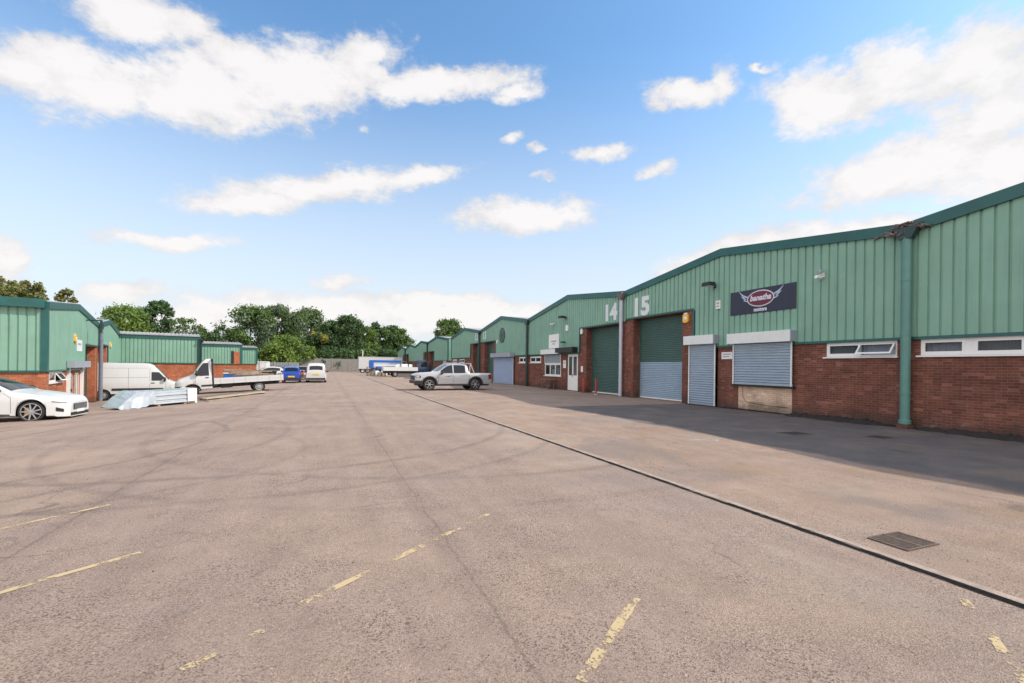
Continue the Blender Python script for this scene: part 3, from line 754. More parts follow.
ul2 = unit('green unit behind the white van, its doorway holding the back of the van', GL, (*LP(13.6, 0), ZB), RL, 10.9, 5.38, 5.32, 5.98, 2.3,
           openings=[(.0, 4.7, 4.0)], doors=[(.5, 4.2, 0, 3.9, .5)], clad='clad', brick='brick_orange', corr=True, depth=12.)
bx('doorway_floor', M['dark'], ul2.root, .5, 4.2, .1, 11.8, -.02, .012)
bx('doorway_ceiling', M['dark'], ul2.root, .3, 4.5, .55, 6., 3.95, 4.0)
bx('doorway_lining', M['dark'], ul2.root, .3, 4.5, 5.9, 6., .02, 3.94)
alarm(ul2, 5.6, 4.05, 'yellow alarm box on the gable above the white van', 'yellowlamp', w=.36, h=.4)
P3 = LP(24.48, 5.96)
ul3 = unit('green unit stepping forward behind the van with long corrugated roof edge', GL, (*P3, ZB), RL, 11.2, 5.25, 5.25, 5.66, 2.7, left=(12.,), clad='clad', brick='brick_orange', corr=True, depth=12.,
           openings=[(3, 8, 4.)], doors=[(3.5, 7.5, 0, 3.9, .5)])
roller(ul3.root, 3.5, 7.5, .03, 3.9, .48, 'door_green', pitch=.12)
downpipe(ul3.root, -.25, .03, 5.0, .08, 'pipe_dark')
P4 = LP(24.48+11.6, 5.96+4.35)
ul4 = unit('green unit with an orange brick base behind the flatbed truck', GL, (*P4, ZB), RL, 8.0, 5.02, 5.02, 5.34, 2.65, left=(12.,), clad='clad', brick='brick_orange', corr=True, depth=12.)
m = MB(); m.box(-.10, -.004, .15, .75, 2.66, 4.15); m.build('brick_pier', M['brick_orange'], ul4.root)
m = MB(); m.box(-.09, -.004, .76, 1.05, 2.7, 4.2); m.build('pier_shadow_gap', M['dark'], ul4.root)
P5 = LP(24.48+11.6+8.0, 5.96+4.35+2.45)
ul5 = unit('small end unit of the left block, right of the brick pier', GL, (*P5, ZB), RL, 10.0, 4.92, 4.92, 5.22, 2.65, left=(12.,), clad='clad', brick='brick_orange', corr=True, depth=12.)

# ------------------------------------------------------------------ vehicles
def lin(pts):
    def f(x):
        if x <= pts[0][0]: return pts[0][1]
        for (a, p), (b, q) in zip(pts, pts[1:]):
            if x <= b: return p + (q-p)*(x-a)/(b-a) if b > a else q
        return pts[-1][1]
    return f
def sm(pts, r=.07):
    f = lin(pts); return lambda x: sum(f(x+d*r) for d in (-1, -.6, -.2, .2, .6, 1))/6

class Car:
    """lofted vehicle shell. x runs from the nose (0) to the tail (L)"""
    def __init__(c, L, top, belt, half, sill, wheels, rw, arch, tum=.35, crown=.03, r=.07, seg=None):
        c.L, c.top, c.belt, c.half, c.sill, c.wheels, c.rw, c.arch, c.tum, c.crown = L, sm(top, r), sm(belt, r), sm(half, .05), sill, wheels, rw, arch, tum, crown
    def z0(c, x):
        z = c.sill(x) if callable(c.sill) else c.sill
        for w in c.wheels:
            d = c.arch**2-(x-w)**2
            if d > 0: z = max(z, c.rw + sqrt(d))
        return z
    def ring(c, x):
        z0, zb, zt, w = c.z0(x), c.belt(x), c.top(x), c.half(x)
        zb = min(zb, zt-.03); dz = zt-zb
        zm = max((zb+.35)/2, z0+.03); zs = max(zb-.09, zm+.02)
        y5 = w-.05-c.tum*max(0, dz-.05)-.03
        return [(w-.07, z0), (w-.012, z0+.025), (w, zm), (w-.012, zs), (w-.04, zb), (w-.05-c.tum*max(0, dz-.05)*.9-.02, zb+dz*.86), (y5-.06, zt-.012), (y5*.5, zt+c.crown*.75), (0, zt+c.crown)]
    def side(c, x, z):
        rg = c.ring(x)
        for (y0, a), (y1, b) in zip(rg[1:6], rg[2:7]):
            if a <= z <= b: return y0+(y1-y0)*(z-a)/max(1e-6, b-a)
        return rg[5][0] if z > rg[5][1] else rg[1][0]
    def stations(c, step=.07):
        xs_ = {round(k*step, 4) for k in range(int(c.L/step)+1)} | {c.L, .02}
        for w in c.wheels:
            for a in range(0, 181, 12): xs_.add(round(w+c.arch*cos(R(a)), 4))
            xs_ |= {round(w-c.arch-.004, 4), round(w+c.arch+.004, 4)}
        return sorted(x for x in xs_ if 0 <= x <= c.L)
    def body(c, mat_, root, name='body'):
        mb = MB(); prev = None; first = None
        for x in c.stations():
            rg = c.ring(x); pts = [(x-c.L/2, y, z) for y, z in rg] + [(x-c.L/2, -y, z) for y, z in rg[-2::-1]]
            cur = [mb.vert(p) for p in pts]
            if prev:
                for k in range(len(cur)-1): mb.face([prev[k], cur[k], cur[k+1], prev[k+1]])
            else: first = cur
            prev = cur
        mb.face(first); mb.face(prev[::-1])
        o = mb.build(name, mat_, root, smooth=38)
        return o
    def chassis(c, root, zlo=.2, zhi=.62, inset=.30):
        h = c.half(c.L/2)
        m = MB(); m.box(.25-c.L/2, c.L/2-.15, -h+inset, h-inset, zlo, zhi)
        for a, b in zip([0.3]+[w+c.arch for w in c.wheels], [w-c.arch for w in c.wheels]+[c.L-.2]):
            if b > a: m.box(a-c.L/2, b-c.L/2, -h+.09, h-.09, zlo+.02, zhi-.02)
        m.build('chassis', M['plastic_black'], root)
    def sidepatch(c, name, mat_, root, xa, xb, lo, hi, off=.006, n=10, nz=4, sides=(-1, 1), par=None):
        lo = lo if callable(lo) else (lambda v: (lambda x: v))(lo); hi = hi if callable(hi) else (lambda v: (lambda x: v))(hi)
        out = None
        for sd in sides:
            m = MB(); g_ = []
            for i in range(n+1):
                x = xa+(xb-xa)*i/n; a, b = lo(x), hi(x); b = max(b, a+.002)
                g_.append([m.vert((x-c.L/2, sd*(c.side(x, a+(b-a)*j/nz)+off), a+(b-a)*j/nz)) for j in range(nz+1)])
            for i in range(n):
                for j in range(nz): m.face([g_[i][j], g_[i+1][j], g_[i+1][j+1], g_[i][j+1]])
            out = m.build(name, mat_, par or root, smooth=40)
        return out
    def toppatch(c, name, mat_, root, xa, xb, frac=.93, off=.008, n=10):
        m = MB(); g_ = []
        for i in range(n+1):
            x = xa+(xb-xa)*i/n; rg = c.ring(x); row = []
            y6, z6 = rg[6]; y7, z7 = rg[7]; z8 = rg[8][1]
            dz = (c.top(x+.03)-c.top(x-.03))/.06; L_ = sqrt(1+dz*dz); nx, nz = -dz/L_*off, 1/L_*off
            for y, z in ((y6*frac, z6), (y7*frac, z7), (0, z8), (-y7*frac, z7), (-y6*frac, z6)):
                row.append(m.vert((x-c.L/2+nx, y, z+nz+.002)))
            g_.append(row)
        for i in range(n):
            for j in range(4): m.face([g_[i][j], g_[i+1][j], g_[i+1][j+1], g_[i][j+1]])
        return m.build(name, mat_, root, smooth=50)
    def wheel(c, root, x, width=.22, style='alloy', spokes=10, track=.0, caliper=False, rimr=.70, dual=False):
        hw = c.half(x)
        for sd in (-1, 1):
            y1 = sd*(hw-.03-track); y0 = y1-sd*width; r = c.rw
            yy = lambda t: y0+(y1-y0)*t
            m = MB(); m.lathe([(r*rimr, yy(.02)), (r*.93, yy(0)), (r*.99, yy(.12)), (r, yy(.3)), (r, yy(.7)), (r*.99, yy(.88)), (r*.93, yy(1)), (r*rimr, yy(.98)), (r*rimr*.96, yy(.80))], (x-c.L/2, 0, r), 'y', 32)
            w = m.build('wheel', M['rubber'], root, smooth=40)
            m = MB(); m.lathe([(r*rimr*1.0, yy(.975)), (r*rimr*.95, yy(.985)), (r*rimr*.93, yy(.75))], (x-c.L/2, 0, r), 'y', 32)
            if style == 'alloy':
                for k in range(spokes):
                    a = 2*pi*k/spokes; e = (cos(a), sin(a)); p = (-sin(a), cos(a)); wd = .019*r/.33
                    q = []
                    for t, ww in ((.10, wd*1.1), (rimr*.93, wd*.8)):
                        for sgn in (-1, 1): q.append((x-c.L/2+e[0]*r*t+p[0]*ww*sgn, r+e[1]*r*t+p[1]*ww*sgn))
                    i = [m.vert((v[0], yy(.93), v[1])) for v in (q[0], q[1], q[3], q[2])]; j = [m.vert((v[0], yy(.80), v[1])) for v in (q[0], q[1], q[3], q[2])]
                    m.face(i)
                    for t in range(4): m.face([i[t], j[t], j[(t+1) % 4], i[(t+1) % 4]])
                m.lathe([(0, yy(.96)), (r*.16, yy(.95)), (r*.18, yy(.85))], (x-c.L/2, 0, r), 'y', 16)
            else:
                m.lathe([(r*rimr*.9, yy(.80)), (r*.45, yy(.72)), (r*.36, yy(.93)), (r*.2, yy(.97)), (0, yy(.97))], (x-c.L/2, 0, r), 'y', 24)
            m.build('rim', M['alloy' if style == 'alloy' else 'steel'], w, smooth=35)
            m = MB(); m.lathe([(r*rimr*.93, yy(.60)), (0, yy(.60))], (x-c.L/2, 0, r), 'y', 24); b = m.build('brake_disc', M['dark'], w)
            if caliper:
                m = MB(); m.box(x-c.L/2-.10+.16, x-c.L/2+.05+.13, min(yy(.62), yy(.76)), max(yy(.62), yy(.76)), r-.12, r+.13); m.build('brake_caliper', M['bronze'], w)
    def arch_trim(c, root, mat_, wd=.06, off=.012):
        for x in c.wheels:
            for sd in (-1, 1):
                m = MB(); prev = None
                for a in range(-6, 187, 8):
                    cur = []
                    for rr in (c.arch-.01, c.arch+wd):
                        X_, Z_ = x+rr*cos(R(a)), c.rw+rr*sin(R(a)); cur.append(m.vert((X_-c.L/2, sd*(c.half(X_)+off), Z_)))
                    if prev: m.face([prev[0], cur[0], cur[1], prev[1]])
                    prev = cur
                m.build('wheel_arch_trim', mat_, root)
    def mirror(c, root, x, z, mat_, w=.20, h=.14):
        for sd in (-1, 1):
            y = sd*c.side(x, z); m = MB()
            m.lathe([(0, -.06), (.6, -.05), (.95, -.02), (1, .02), (.9, .06), (0, .07)], (0, 0, 0), 'x', 14)
            m.v = [(x-c.L/2+v[0]*1.1, y+sd*.14+v[1]*w*.55, z+.06+v[2]*h*.6) for v in m.v]
            m.box(x-c.L/2-.03, x-c.L/2+.03, min(y-sd*.02, y+sd*.08), max(y-sd*.02, y+sd*.08), z+.0, z+.05)
            o = m.build('wing_mirror', mat_, root, smooth=45)
    def line(c, root, pts, mat_='black', off=.004, w=.012):
        """thin shut line following the side"""
        for sd in (-1, 1):
            m = MB()
            for (xa, za), (xb, zb) in zip(pts, pts[1:]):
                n = 6
                for i in range(n):
                    q = []
                    for t in (i/n, (i+1)/n):
                        x, z = xa+(xb-xa)*t, za+(zb-za)*t; q.append((x, z))
                    dx, dz = (xb-xa), (zb-za); L_ = sqrt(dx*dx+dz*dz); px, pz = -dz/L_*w/2, dx/L_*w/2
                    m.poly([(x-c.L/2+sx*px, sd*(c.side(x, z)+off), z+sx*pz) for (x, z), sx in ((q[0], 1), (q[1], 1), (q[1], -1), (q[0], -1))])
            m.build('shut_line', M[mat_], root)

# ---- white saloon, left edge
def saloon():
    L = 4.76; zg = gz(-8.3, 20.5)
    root = thing('parked_car', 'white saloon with dark alloy wheels and golden brake caliper at the left edge', 'car', (-8.0-L/2, 20.85, zg-.0), R(180), tilt=R(-1.6))
    root.location.z = gz(-7.92-L/2, 20.85)+.05
    c = Car(L, [(0, .60), (.05, .73), (.2, .81), (.6, .885), (1.1, .95), (1.45, .99), (1.8, 1.17), (2.25, 1.36), (2.6, 1.43), (3.0, 1.44), (3.5, 1.38), (4.0, 1.2), (4.35, 1.08), (4.7, 1.05), (4.76, .95)],
            [(0, .54), (.05, .64), (.2, .73), (.6, .81), (1.3, .90), (2.5, .95), (3.8, .99), (4.76, .92)],
            [(0, .62), (.06, .74), (.25, .84), (.6, .90), (1.2, .925), (3.6, .925), (4.4, .88), (4.76, .78)], lambda x: .20 if x > .3 else .17, (.92, 3.79), .345, .39, .42, .03, .06)
    c.body(M['carwhite'], root); c.chassis(root, .16, .60)
    c.wheel(root, .92, .235, 'alloy', 9, 0, True, .80); c.wheel(root, 3.79, .235, 'alloy', 9, 0, True, .77)
    c.sidepatch('side_window', M['carglass'], root, 1.75, 2.72, lambda x: c.belt(x)+.02, lambda x: c.top(x)-.085)
    c.sidepatch('side_window', M['carglass'], root, 2.80, 3.75, lambda x: c.belt(x)+.02, lambda x: c.top(x)-.085)
    c.toppatch('windscreen', M['carglass'], root, 1.50, 2.30, .95); c.toppatch('rear_window', M['carglass'], root, 3.55, 4.25, .92)
    c.sidepatch('headlight', M['lamp'], root, .06, .52, lambda x: .60+.10*x, lambda x: .665+.17*x, .008)
    c.sidepatch('headlight_strip', M['black'], root, .08, .42, lambda x: .628+.10*x, lambda x: .645+.13*x, .012)
    c.sidepatch('bumper_vent', M['black'], root, .12, .30, lambda x: .34+.2*(x-.12), lambda x: .44+.35*(x-.12), .01)
    m = MB(); m.box(-L/2-.02, -L/2+.04, -.46, .46, .40, .60); gr = m.build('grille', M['black'], root)
    m = MB()
    for k in range(15): m.box(-L/2-.03, -L/2-.018, -.44+k*.0605, -.425+k*.0605, .41, .59)
    m.build('grille_bar', M['steel'], gr)
    m = MB(); m.box(-L/2-.015, -L/2+.06, -.62, .62, .21, .31); m.build('lower_grille', M['black'], root)
    m = MB(); m.box(-L/2-.03, -L/2-.005, -.26, .26, .30, .40); m.build('number_plate', M['white'], root)
    c.mirror(root, 1.72, .98, M['plastic_black'])
    c.line(root, [(1.40, .30), (1.42, .80), (1.62, .93)], w=.008); c.line(root, [(2.76, .28), (2.76, .93)], w=.008)
    c.sidepatch('sill_trim', M['plastic_black'], root, 1.42, 3.35, .225, .265, .004)
    c.sidepatch('door_handle', M['carwhite'], root, 2.45, 2.66, .80, .83, .03)
saloon()

# ---- white panel van
def van_top(): return [(0, .80), (.06, 1.0), (.25, 1.13), (.75, 1.30), (.95, 1.40), (1.5, 2.08), (1.85, 2.46), (2.15, 2.62), (2.6, 2.66), (5.75, 2.66), (5.87, 2.58)]
def van():
    L = 5.87; n0 = 5.0
    px, py = LP(14.42+1.0, n0-L/2)
    root = thing('panel_van', 'long white panel van reversed into a doorway of the left block', 'van', (px, py, ZB), R(192.5))
    c = Car(L, van_top(), [(0, .72), (.06, .9), (.25, 1.04), (.75, 1.2), (1., 1.32), (2, 1.35), (5.87, 1.35)], [(0, .72), (.08, .84), (.3, .94), (.7, .99), (5.6, 1.0), (5.87, .97)], lambda x: .42 if x > .4 else .30, (.80, 4.74), .345, .42, .085, .04, .06)
    c.body(M['vanwhite'], root); c.chassis(root, .25, .75, .32)
    c.wheel(root, .80, .22, 'steel', rimr=.66); c.wheel(root, 4.74, .22, 'steel', rimr=.66)
    c.sidepatch('side_window', M['carglass'], root, 1.12, 2.02, lambda x: max(1.33, 1.62-.5*(x-1.1)) if x < 1.4 else 1.38, lambda x: min(2.02, c.top(x)-.16), n=14)
    c.toppatch('windscreen', M['carglass'], root, .98, 1.84, .97)
    c.sidepatch('rubbing_strip', M['plastic_black'], root, 1.3, 4.28, .66, .84, .01, n=20)
    c.sidepatch('rubbing_strip', M['plastic_black'], root, 5.2, 5.8, .66, .84, .01)
    c.sidepatch('headlight', M['lamp'], root, .06, .42, lambda x: .84+.2*x, lambda x: .98+.35*x, .01)
    c.sidepatch('bumper', M['plastic_black'], root, .0, .36, .36, .66, .012)
    c.mirror(root, 1.2, 1.42, M['plastic_black'], .24, .3)
    c.line(root, [(2.12, .5), (2.12, 2.3)]); c.line(root, [(2.2, 1.62), (5.7, 1.62)], w=.02, mat_='steel'); c.line(root, [(2.2, 2.30), (5.7, 2.30)], w=.015, mat_='steel'); c.line(root, [(3.35, .75), (3.35, 2.3)])
    c.line(root, [(1.15, .7), (1.15, 1.3)])
    c.sidepatch('door_handle', M['plastic_black'], root, 1.82, 2.04, 1.18, 1.24, .02)
    m = MB(); m.box(-L/2-.03, -L/2+.03, -.45, .45, .62, .82); m.build('grille', M['black'], root)
van()

# ---- white flatbed truck
def flatbed():
    L = 5.75; x0, y0 = -2.72, 34.75
    es = ES; px, py = x0-es[0]*L/2, y0-es[1]*L/2
    zr, zf = gz(x0, y0), gz(x0-es[0]*L, y0-es[1]*L)
    root = thing('flatbed_truck', 'white dropside flatbed truck loaded with scrap timber, facing the white van', 'truck', (px, py, (zr+zf)/2), R(12.5), tilt=-math.asin((zr-zf)/L))
    root.scale = (1, 1, .95); Lc = 1.86
    c = Car(Lc, [(0, .78), (.06, .98), (.25, 1.1), (.7, 1.26), (.9, 1.36), (1.30, 1.98), (1.50, 2.24), (1.62, 2.30), (1.86, 2.30)], [(0, .70), (.06, .88), (.25, 1.0), (.75, 1.15), (1., 1.28), (2.15, 1.3)],
            [(0, .72), (.08, .84), (.3, .94), (.7, .98), (2.15, .98)], .42, (.85,), .345, .43, .09, .03, .05)
    hold = bpy.data.objects.new('cab', None)
    b = c.body(M['vanwhite'], root, 'cab')
    sh = -(L-Lc)/2; b.location.x = sh
    before = set(bpy.data.objects)
    c.sidepatch('side_window', M['carglass'], root, .96, 1.72, lambda x: max(1.26, 1.36-.4*(x-1.0)), lambda x: min(2.06, c.top(x)-.13), n=14)
    c.toppatch('windscreen', M['carglass'], root, .92, 1.55, .97)
    c.sidepatch('headlight', M['lamp'], root, .06, .42, lambda x: .82+.2*x, lambda x: .95+.35*x, .01)
    c.sidepatch('sill_strip', M['plastic_black'], root, 1.3, 2.1, .58, .70, .01)
    c.sidepatch('bumper', M['plastic_black'], root, .0, .36, .42, .66, .012)
    c.mirror(root, 1.1, 1.38, M['plastic_black'], .24, .3); c.line(root, [(1.02, .7), (1.02, 1.25)])
    c.sidepatch('door_handle', M['plastic_black'], root, 1.52, 1.70, 1.12, 1.17, .02)
    for o in set(bpy.data.objects)-before: o.parent = b
    before = set(bpy.data.objects)
    c.wheel(root, .85, .22, 'steel', rimr=.66)
    for o in set(bpy.data.objects)-before:
        if o.parent == root: o.location.x = sh
    c2 = Car(L, [(0, 1), (L, 1)], [(0, .9), (L, .9)], [(0, 1.0), (L, 1.0)], .4, (4.35,), .345, .42)
    c2.wheel(root, 4.35, .22, 'steel', rimr=.66, track=.04)
    X = lambda x: x-L/2
    m = MB(); m.box(X(.3), X(L-.2), -.42, -.30, .45, .66); m.box(X(.3), X(L-.2), .30, .42, .45, .66); m.box(X(2.3), X(2.9), -.85, -.35, .42, .68); m.box(X(3.6), X(3.7), -.9, .9, .5, .66); m.box(X(5.3), X(5.4), -.9, .9, .5, .66)
    m.box(X(4.0), X(4.7), -.93, .93, .62, .68); m.build('chassis', M['black'], root)
    bx('bed_floor', M['timber_dark'], root, X(1.95), X(L), -1.0, 1.0, .70, .76)
    for sd in (-1, 1):
        m = MB(); m.box(X(1.95), X(L), min(sd*1.0, sd*1.035), max(sd*1.0, sd*1.035), .70, 1.08)
        for k in range(6): m.box(X(2.3+k*.66), X(2.34+k*.66), min(sd*1.035, sd*1.05), max(sd*1.035, sd*1.05), .72, 1.06)
        m.box(X(1.95), X(L), min(sd*1.035, sd*1.045), max(sd*1.035, sd*1.045), .90, .915); m.build('side_board', M['vanwhite'], root)
    bx('tail_board', M['vanwhite'], root, X(L-.035), X(L-.0), -.998, .998, .762, 1.12)
    m = MB(); m.box(X(1.89), X(1.95), -1.0, 1.0, .70, 1.15)
    for y in (-.98, -.5, 0, .5, .93): m.box(X(1.89), X(1.95), y, y+.05, 1.15, 2.25)
    m.box(X(1.89), X(1.95), -1.0, 1.0, 2.25, 2.32); m.build('headboard', M['black'], root)
    m = MB(); m.box(X(L-.03), X(L+.02), -.95, -.75, .55, .66); m.build('tail_lamp', M['tail'], root); m = MB(); m.box(X(L-.03), X(L+.02), .75, .95, .55, .66); m.build('tail_lamp', M['tail'], root)
    # the load, each board of it
    rnd = random.Random(11); Mw = Matrix.Translation(root.location) @ root.rotation_euler.to_matrix().to_4x4()
    for k in range(9):
        ln = rnd.uniform(1.6, 3.0); p = Mw @ Vector((X(2.5+ln/2+rnd.uniform(0, 3.0-ln if ln < 3 else .1)), -.72+.18*k+rnd.uniform(-.03, .03), 1.02+.04*k+rnd.uniform(0, .10)))
        q = MB(); q.box(-ln/2, ln/2, -.07, .07, -.03, .03)
        o = q.build('timber_board', M['timber' if k % 3 else 'timber_dark'], loc=p); o.rotation_euler = (0, rnd.uniform(-.05, .03), R(12.5)+rnd.uniform(-.05, .05))
        tag(o, 'loose timber board lying among others in the white truck bed', 'timber board', 'boards in the truck bed')
    for k, (x, y, cl, lb) in enumerate(((3.0, .55, 'liftblue', 'blue plastic tub behind the cab in the truck bed'), (5.0, .5, 'black', 'black tub near the tail of the truck bed'))):
        p = Mw @ Vector((X(x), y, .765)); t = thing('storage_tub', lb, 'tub', p, R(12.5))
        q = MB(); q.box(-.5, .5, -.3, .3, 0, .44); q.build('tub_body', M[cl], t); q = MB(); q.box(-.53, .53, -.33, .33, .442, .50); q.build('tub_lid', M['boxwhite' if k == 0 else 'black'], t)
flatbed()

# ---- silver pickup
def pickup():
    L = 5.36
    root = thing('pickup_truck', 'silver double cab pickup parked in front of the right-hand units', 'pickup truck', (5.42+L/2, 31.95, 0.0), R(3))
    c = Car(L, [(0, .95), (.05, 1.06), (.25, 1.14), (.8, 1.19), (1.3, 1.22), (1.45, 1.26), (1.9, 1.58), (2.2, 1.76), (2.5, 1.82), (3.2, 1.81), (3.5, 1.76), (3.60, 1.70), (3.66, 1.22), (3.72, 1.17), (5.0, 1.18), (5.3, 1.17), (5.36, 1.12)],
            [(0, .84), (.05, .96), (.25, 1.04), (.8, 1.09), (1.4, 1.12), (3.6, 1.15), (3.75, 1.12), (5.36, 1.12)],
            [(0, .74), (.08, .84), (.3, .92), (.7, .945), (4.8, .945), (5.2, .93), (5.36, .88)], lambda x: .42 if x > .4 else .46, (.92, 4.15), .41, .485, .28, .02, .035)
    c.body(M['silver'], root); c.chassis(root, .30, .80, .32)
    for x in (.92, 4.15): c.wheel(root, x, .26, 'alloy', 6, 0, False, .66)
    c.arch_trim(root, M['plastic_black'], .075)
    c.sidepatch('side_window', M['carglass'], root, 1.68, 2.52, lambda x: c.belt(x)+.03, lambda x: c.top(x)-.10); c.sidepatch('side_window', M['carglass'], root, 2.60, 3.42, lambda x: c.belt(x)+.03, lambda x: c.top(x)-.10)
    c.toppatch('windscreen', M['carglass'], root, 1.50, 2.18, .95)
    c.sidepatch('headlight', M['black'], root, .02, .34, .86, lambda x: .98, .01); c.sidepatch('headlight_lens', M['lamp'], root, .05, .25, .89, .95, .016)
    c.sidepatch('bumper', M['plastic_black'], root, .0, .40, .47, .66, .015)
    m = MB(); m.box(-L/2-.03, -L/2+.05, -.52, .52, .70, .98); m.build('grille', M['black'], root)
    m = MB(); m.box(-L/2-.06, -L/2+.06, -.78, .78, .46, .66); m.build('front_bumper', M['plastic_black'], root)
    m = MB(); m.box(L/2-.02, L/2+.10, -.82, .82, .48, .66); m.build('rear_bumper', M['plastic_black'], root)
    c.sidepatch('tail_light', M['tail'], root, 5.18, 5.35, .78, 1.08, .012)
    c.sidepatch('tail_light_surround', M['black'], root, 5.10, 5.19, .76, 1.09, .008)
    c.mirror(root, 1.72, 1.13, M['plastic_black'], .22, .2)
    c.line(root, [(1.52, .55), (1.5, .98), (1.64, 1.1)]); c.line(root, [(2.56, .5), (2.56, 1.1)]); c.line(root, [(3.44, .95), (3.5, 1.1)]); c.line(root, [(3.68, .5), (3.68, 1.1)], w=.02)
    for sd in (-1, 1):
        m = MB(); m.box(1.45-L/2, 3.6-L/2, min(sd*.86, sd*1.0), max(sd*.86, sd*1.0), .36, .42); m.build('side_step', M['plastic_black'], root)
        m = MB(); m.tube([(3.74-L/2, sd*.80, 1.16), (3.80-L/2, sd*.74, 1.66), (3.9-L/2, sd*.66, 1.80), (3.9-L/2, 0, 1.84)], .04, 8); m.tube([(3.88-L/2, sd*.72, 1.70), (4.08-L/2, sd*.80, 1.18)], .035, 8); m.build('sports_bar', M['silver'], root, smooth=40)
        m = MB(); m.tube([(2.35-L/2, sd*.56, 1.82), (2.45-L/2, sd*.56, 1.86), (3.3-L/2, sd*.56, 1.86), (3.4-L/2, sd*.56, 1.80)], .016, 6); m.build('roof_rail', M['silver'], root)
    c.sidepatch('door_lettering', M['darkcar'], root, 2.02, 2.10, .93, .98, .006, n=2); c.sidepatch('door_lettering', M['darkcar'], root, 2.16, 2.30, .93, .98, .006, n=2)
    for x in (2.4, 3.3): c.sidepatch('door_handle', M['silver'], root, x-.1, x+.1, .99, 1.03, .025)
pickup()

# ---- small cars seen from behind or in front, far down the yard
def hatch(label, loc, rz, paint, L=3.9, H=1.47, hw=.83, mpv=False, lamp='tail'):
    root = thing('parked_car', label, 'car', loc, rz)
    k = H/1.47
    if mpv:
        top = [(0, .72), (.08, .88), (.3, .98), (1.0, 1.12), (1.8, 1.66), (2.2, 1.78), (3.0, 1.80), (L-.22, 1.74), (L-.12, 1.60), (L-.02, 1.02), (L, .9)]
    else:
        top = [(0, .62), (.08, .75), (.3, .85), (.85, .98), (1.6, 1.36), (2.0, 1.46), (2.7, 1.46), (L-.55, 1.36), (L-.18, 1.0), (L-.04, .92), (L, .8)]
    c = Car(L, top, [(0, .58), (.1, .7), (.8, .88), (L, .95)], [(0, .62), (.1, .74), (.4, hw-.02), (L-.5, hw), (L-.1, hw-.05), (L, hw-.12)], .24, (.75, L-.7), .31, .36, .30 if not mpv else .16, .03, .05)
    c.body(paint, root); c.chassis(root, .2, .6, .3)
    for x in c.wheels: c.wheel(root, x, .2, 'steel', rimr=.68)
    c.sidepatch('side_window', M['carglass'], root, 1.3 if not mpv else 1.35, L-.7, lambda x: c.belt(x)+.03, lambda x: c.top(x)-.1, n=14)
    c.toppatch('windscreen', M['carglass'], root, .95 if not mpv else 1.1, 1.55 if not mpv else 1.78, .94)
    if mpv: c.toppatch('rear_window', M['carglass'], root, L-.115, L-.045, .86)
    else: c.toppatch('rear_window', M['carglass'], root, L-.52, L-.2, .88)
    c.sidepatch('tail_light', M['tail'], root, L-.24, L-.06, .78 if not mpv else .9, .95 if not mpv else 1.2, .012)
    c.sidepatch('headlight', M['lamp'], root, .05, .4, .58, .70, .012)
    m = MB(); m.box(L/2-.01, L/2+.03, -.27, .27, .52 if not mpv else .74, .64 if not mpv else .86); m.build('number_plate', M['plate'], root)
    m = MB(); m.box(L/2-.06, L/2+.06, -hw+.1, hw-.1, .30, .46); m.build('rear_bumper', M['plastic_black'] if not mpv else M['plastic_black'], root)
    m = MB(); m.box(-L/2-.03, -L/2+.05, -.5, .5, .36, .52); m.build('grille', M['black'], root)
    c.mirror(root, 1.25, .95, M['plastic_black'])
    return root
hatch('white people carrier seen from behind, rightmost of the cars down the yard', (-.83, 48.1, -.05), R(-90), M['vanwhite'], 4.3, 1.8, .90, True)
hatch('bright blue hatchback seen from behind beside the white people carrier', (-2.92, 47.9, gz(-2.92, 47.9)), R(-88), M['blue'], 3.7, 1.4, .80)
hatch('silver and red car facing the yard between blue hatchback and people carrier', (-2.35, 56.5, gz(-2.35, 56.5)), R(78), M['redcar'], 3.9, 1.47, .82)
hatch('white small car parked sideways beyond the flatbed truck', (-6.7, 66., gz(-6.7, 66)), R(10), M['vanwhite'])
hatch('dark grey car parked beyond the flatbed truck bed', (-5.4, 78., gz(-5.4, 78)), R(15), M['darkcar'])
hatch('blue grey estate car farthest off near the white container', (-7.9, 84., gz(-7.9, 84)), R(20), M['cabblue'], 4.2)

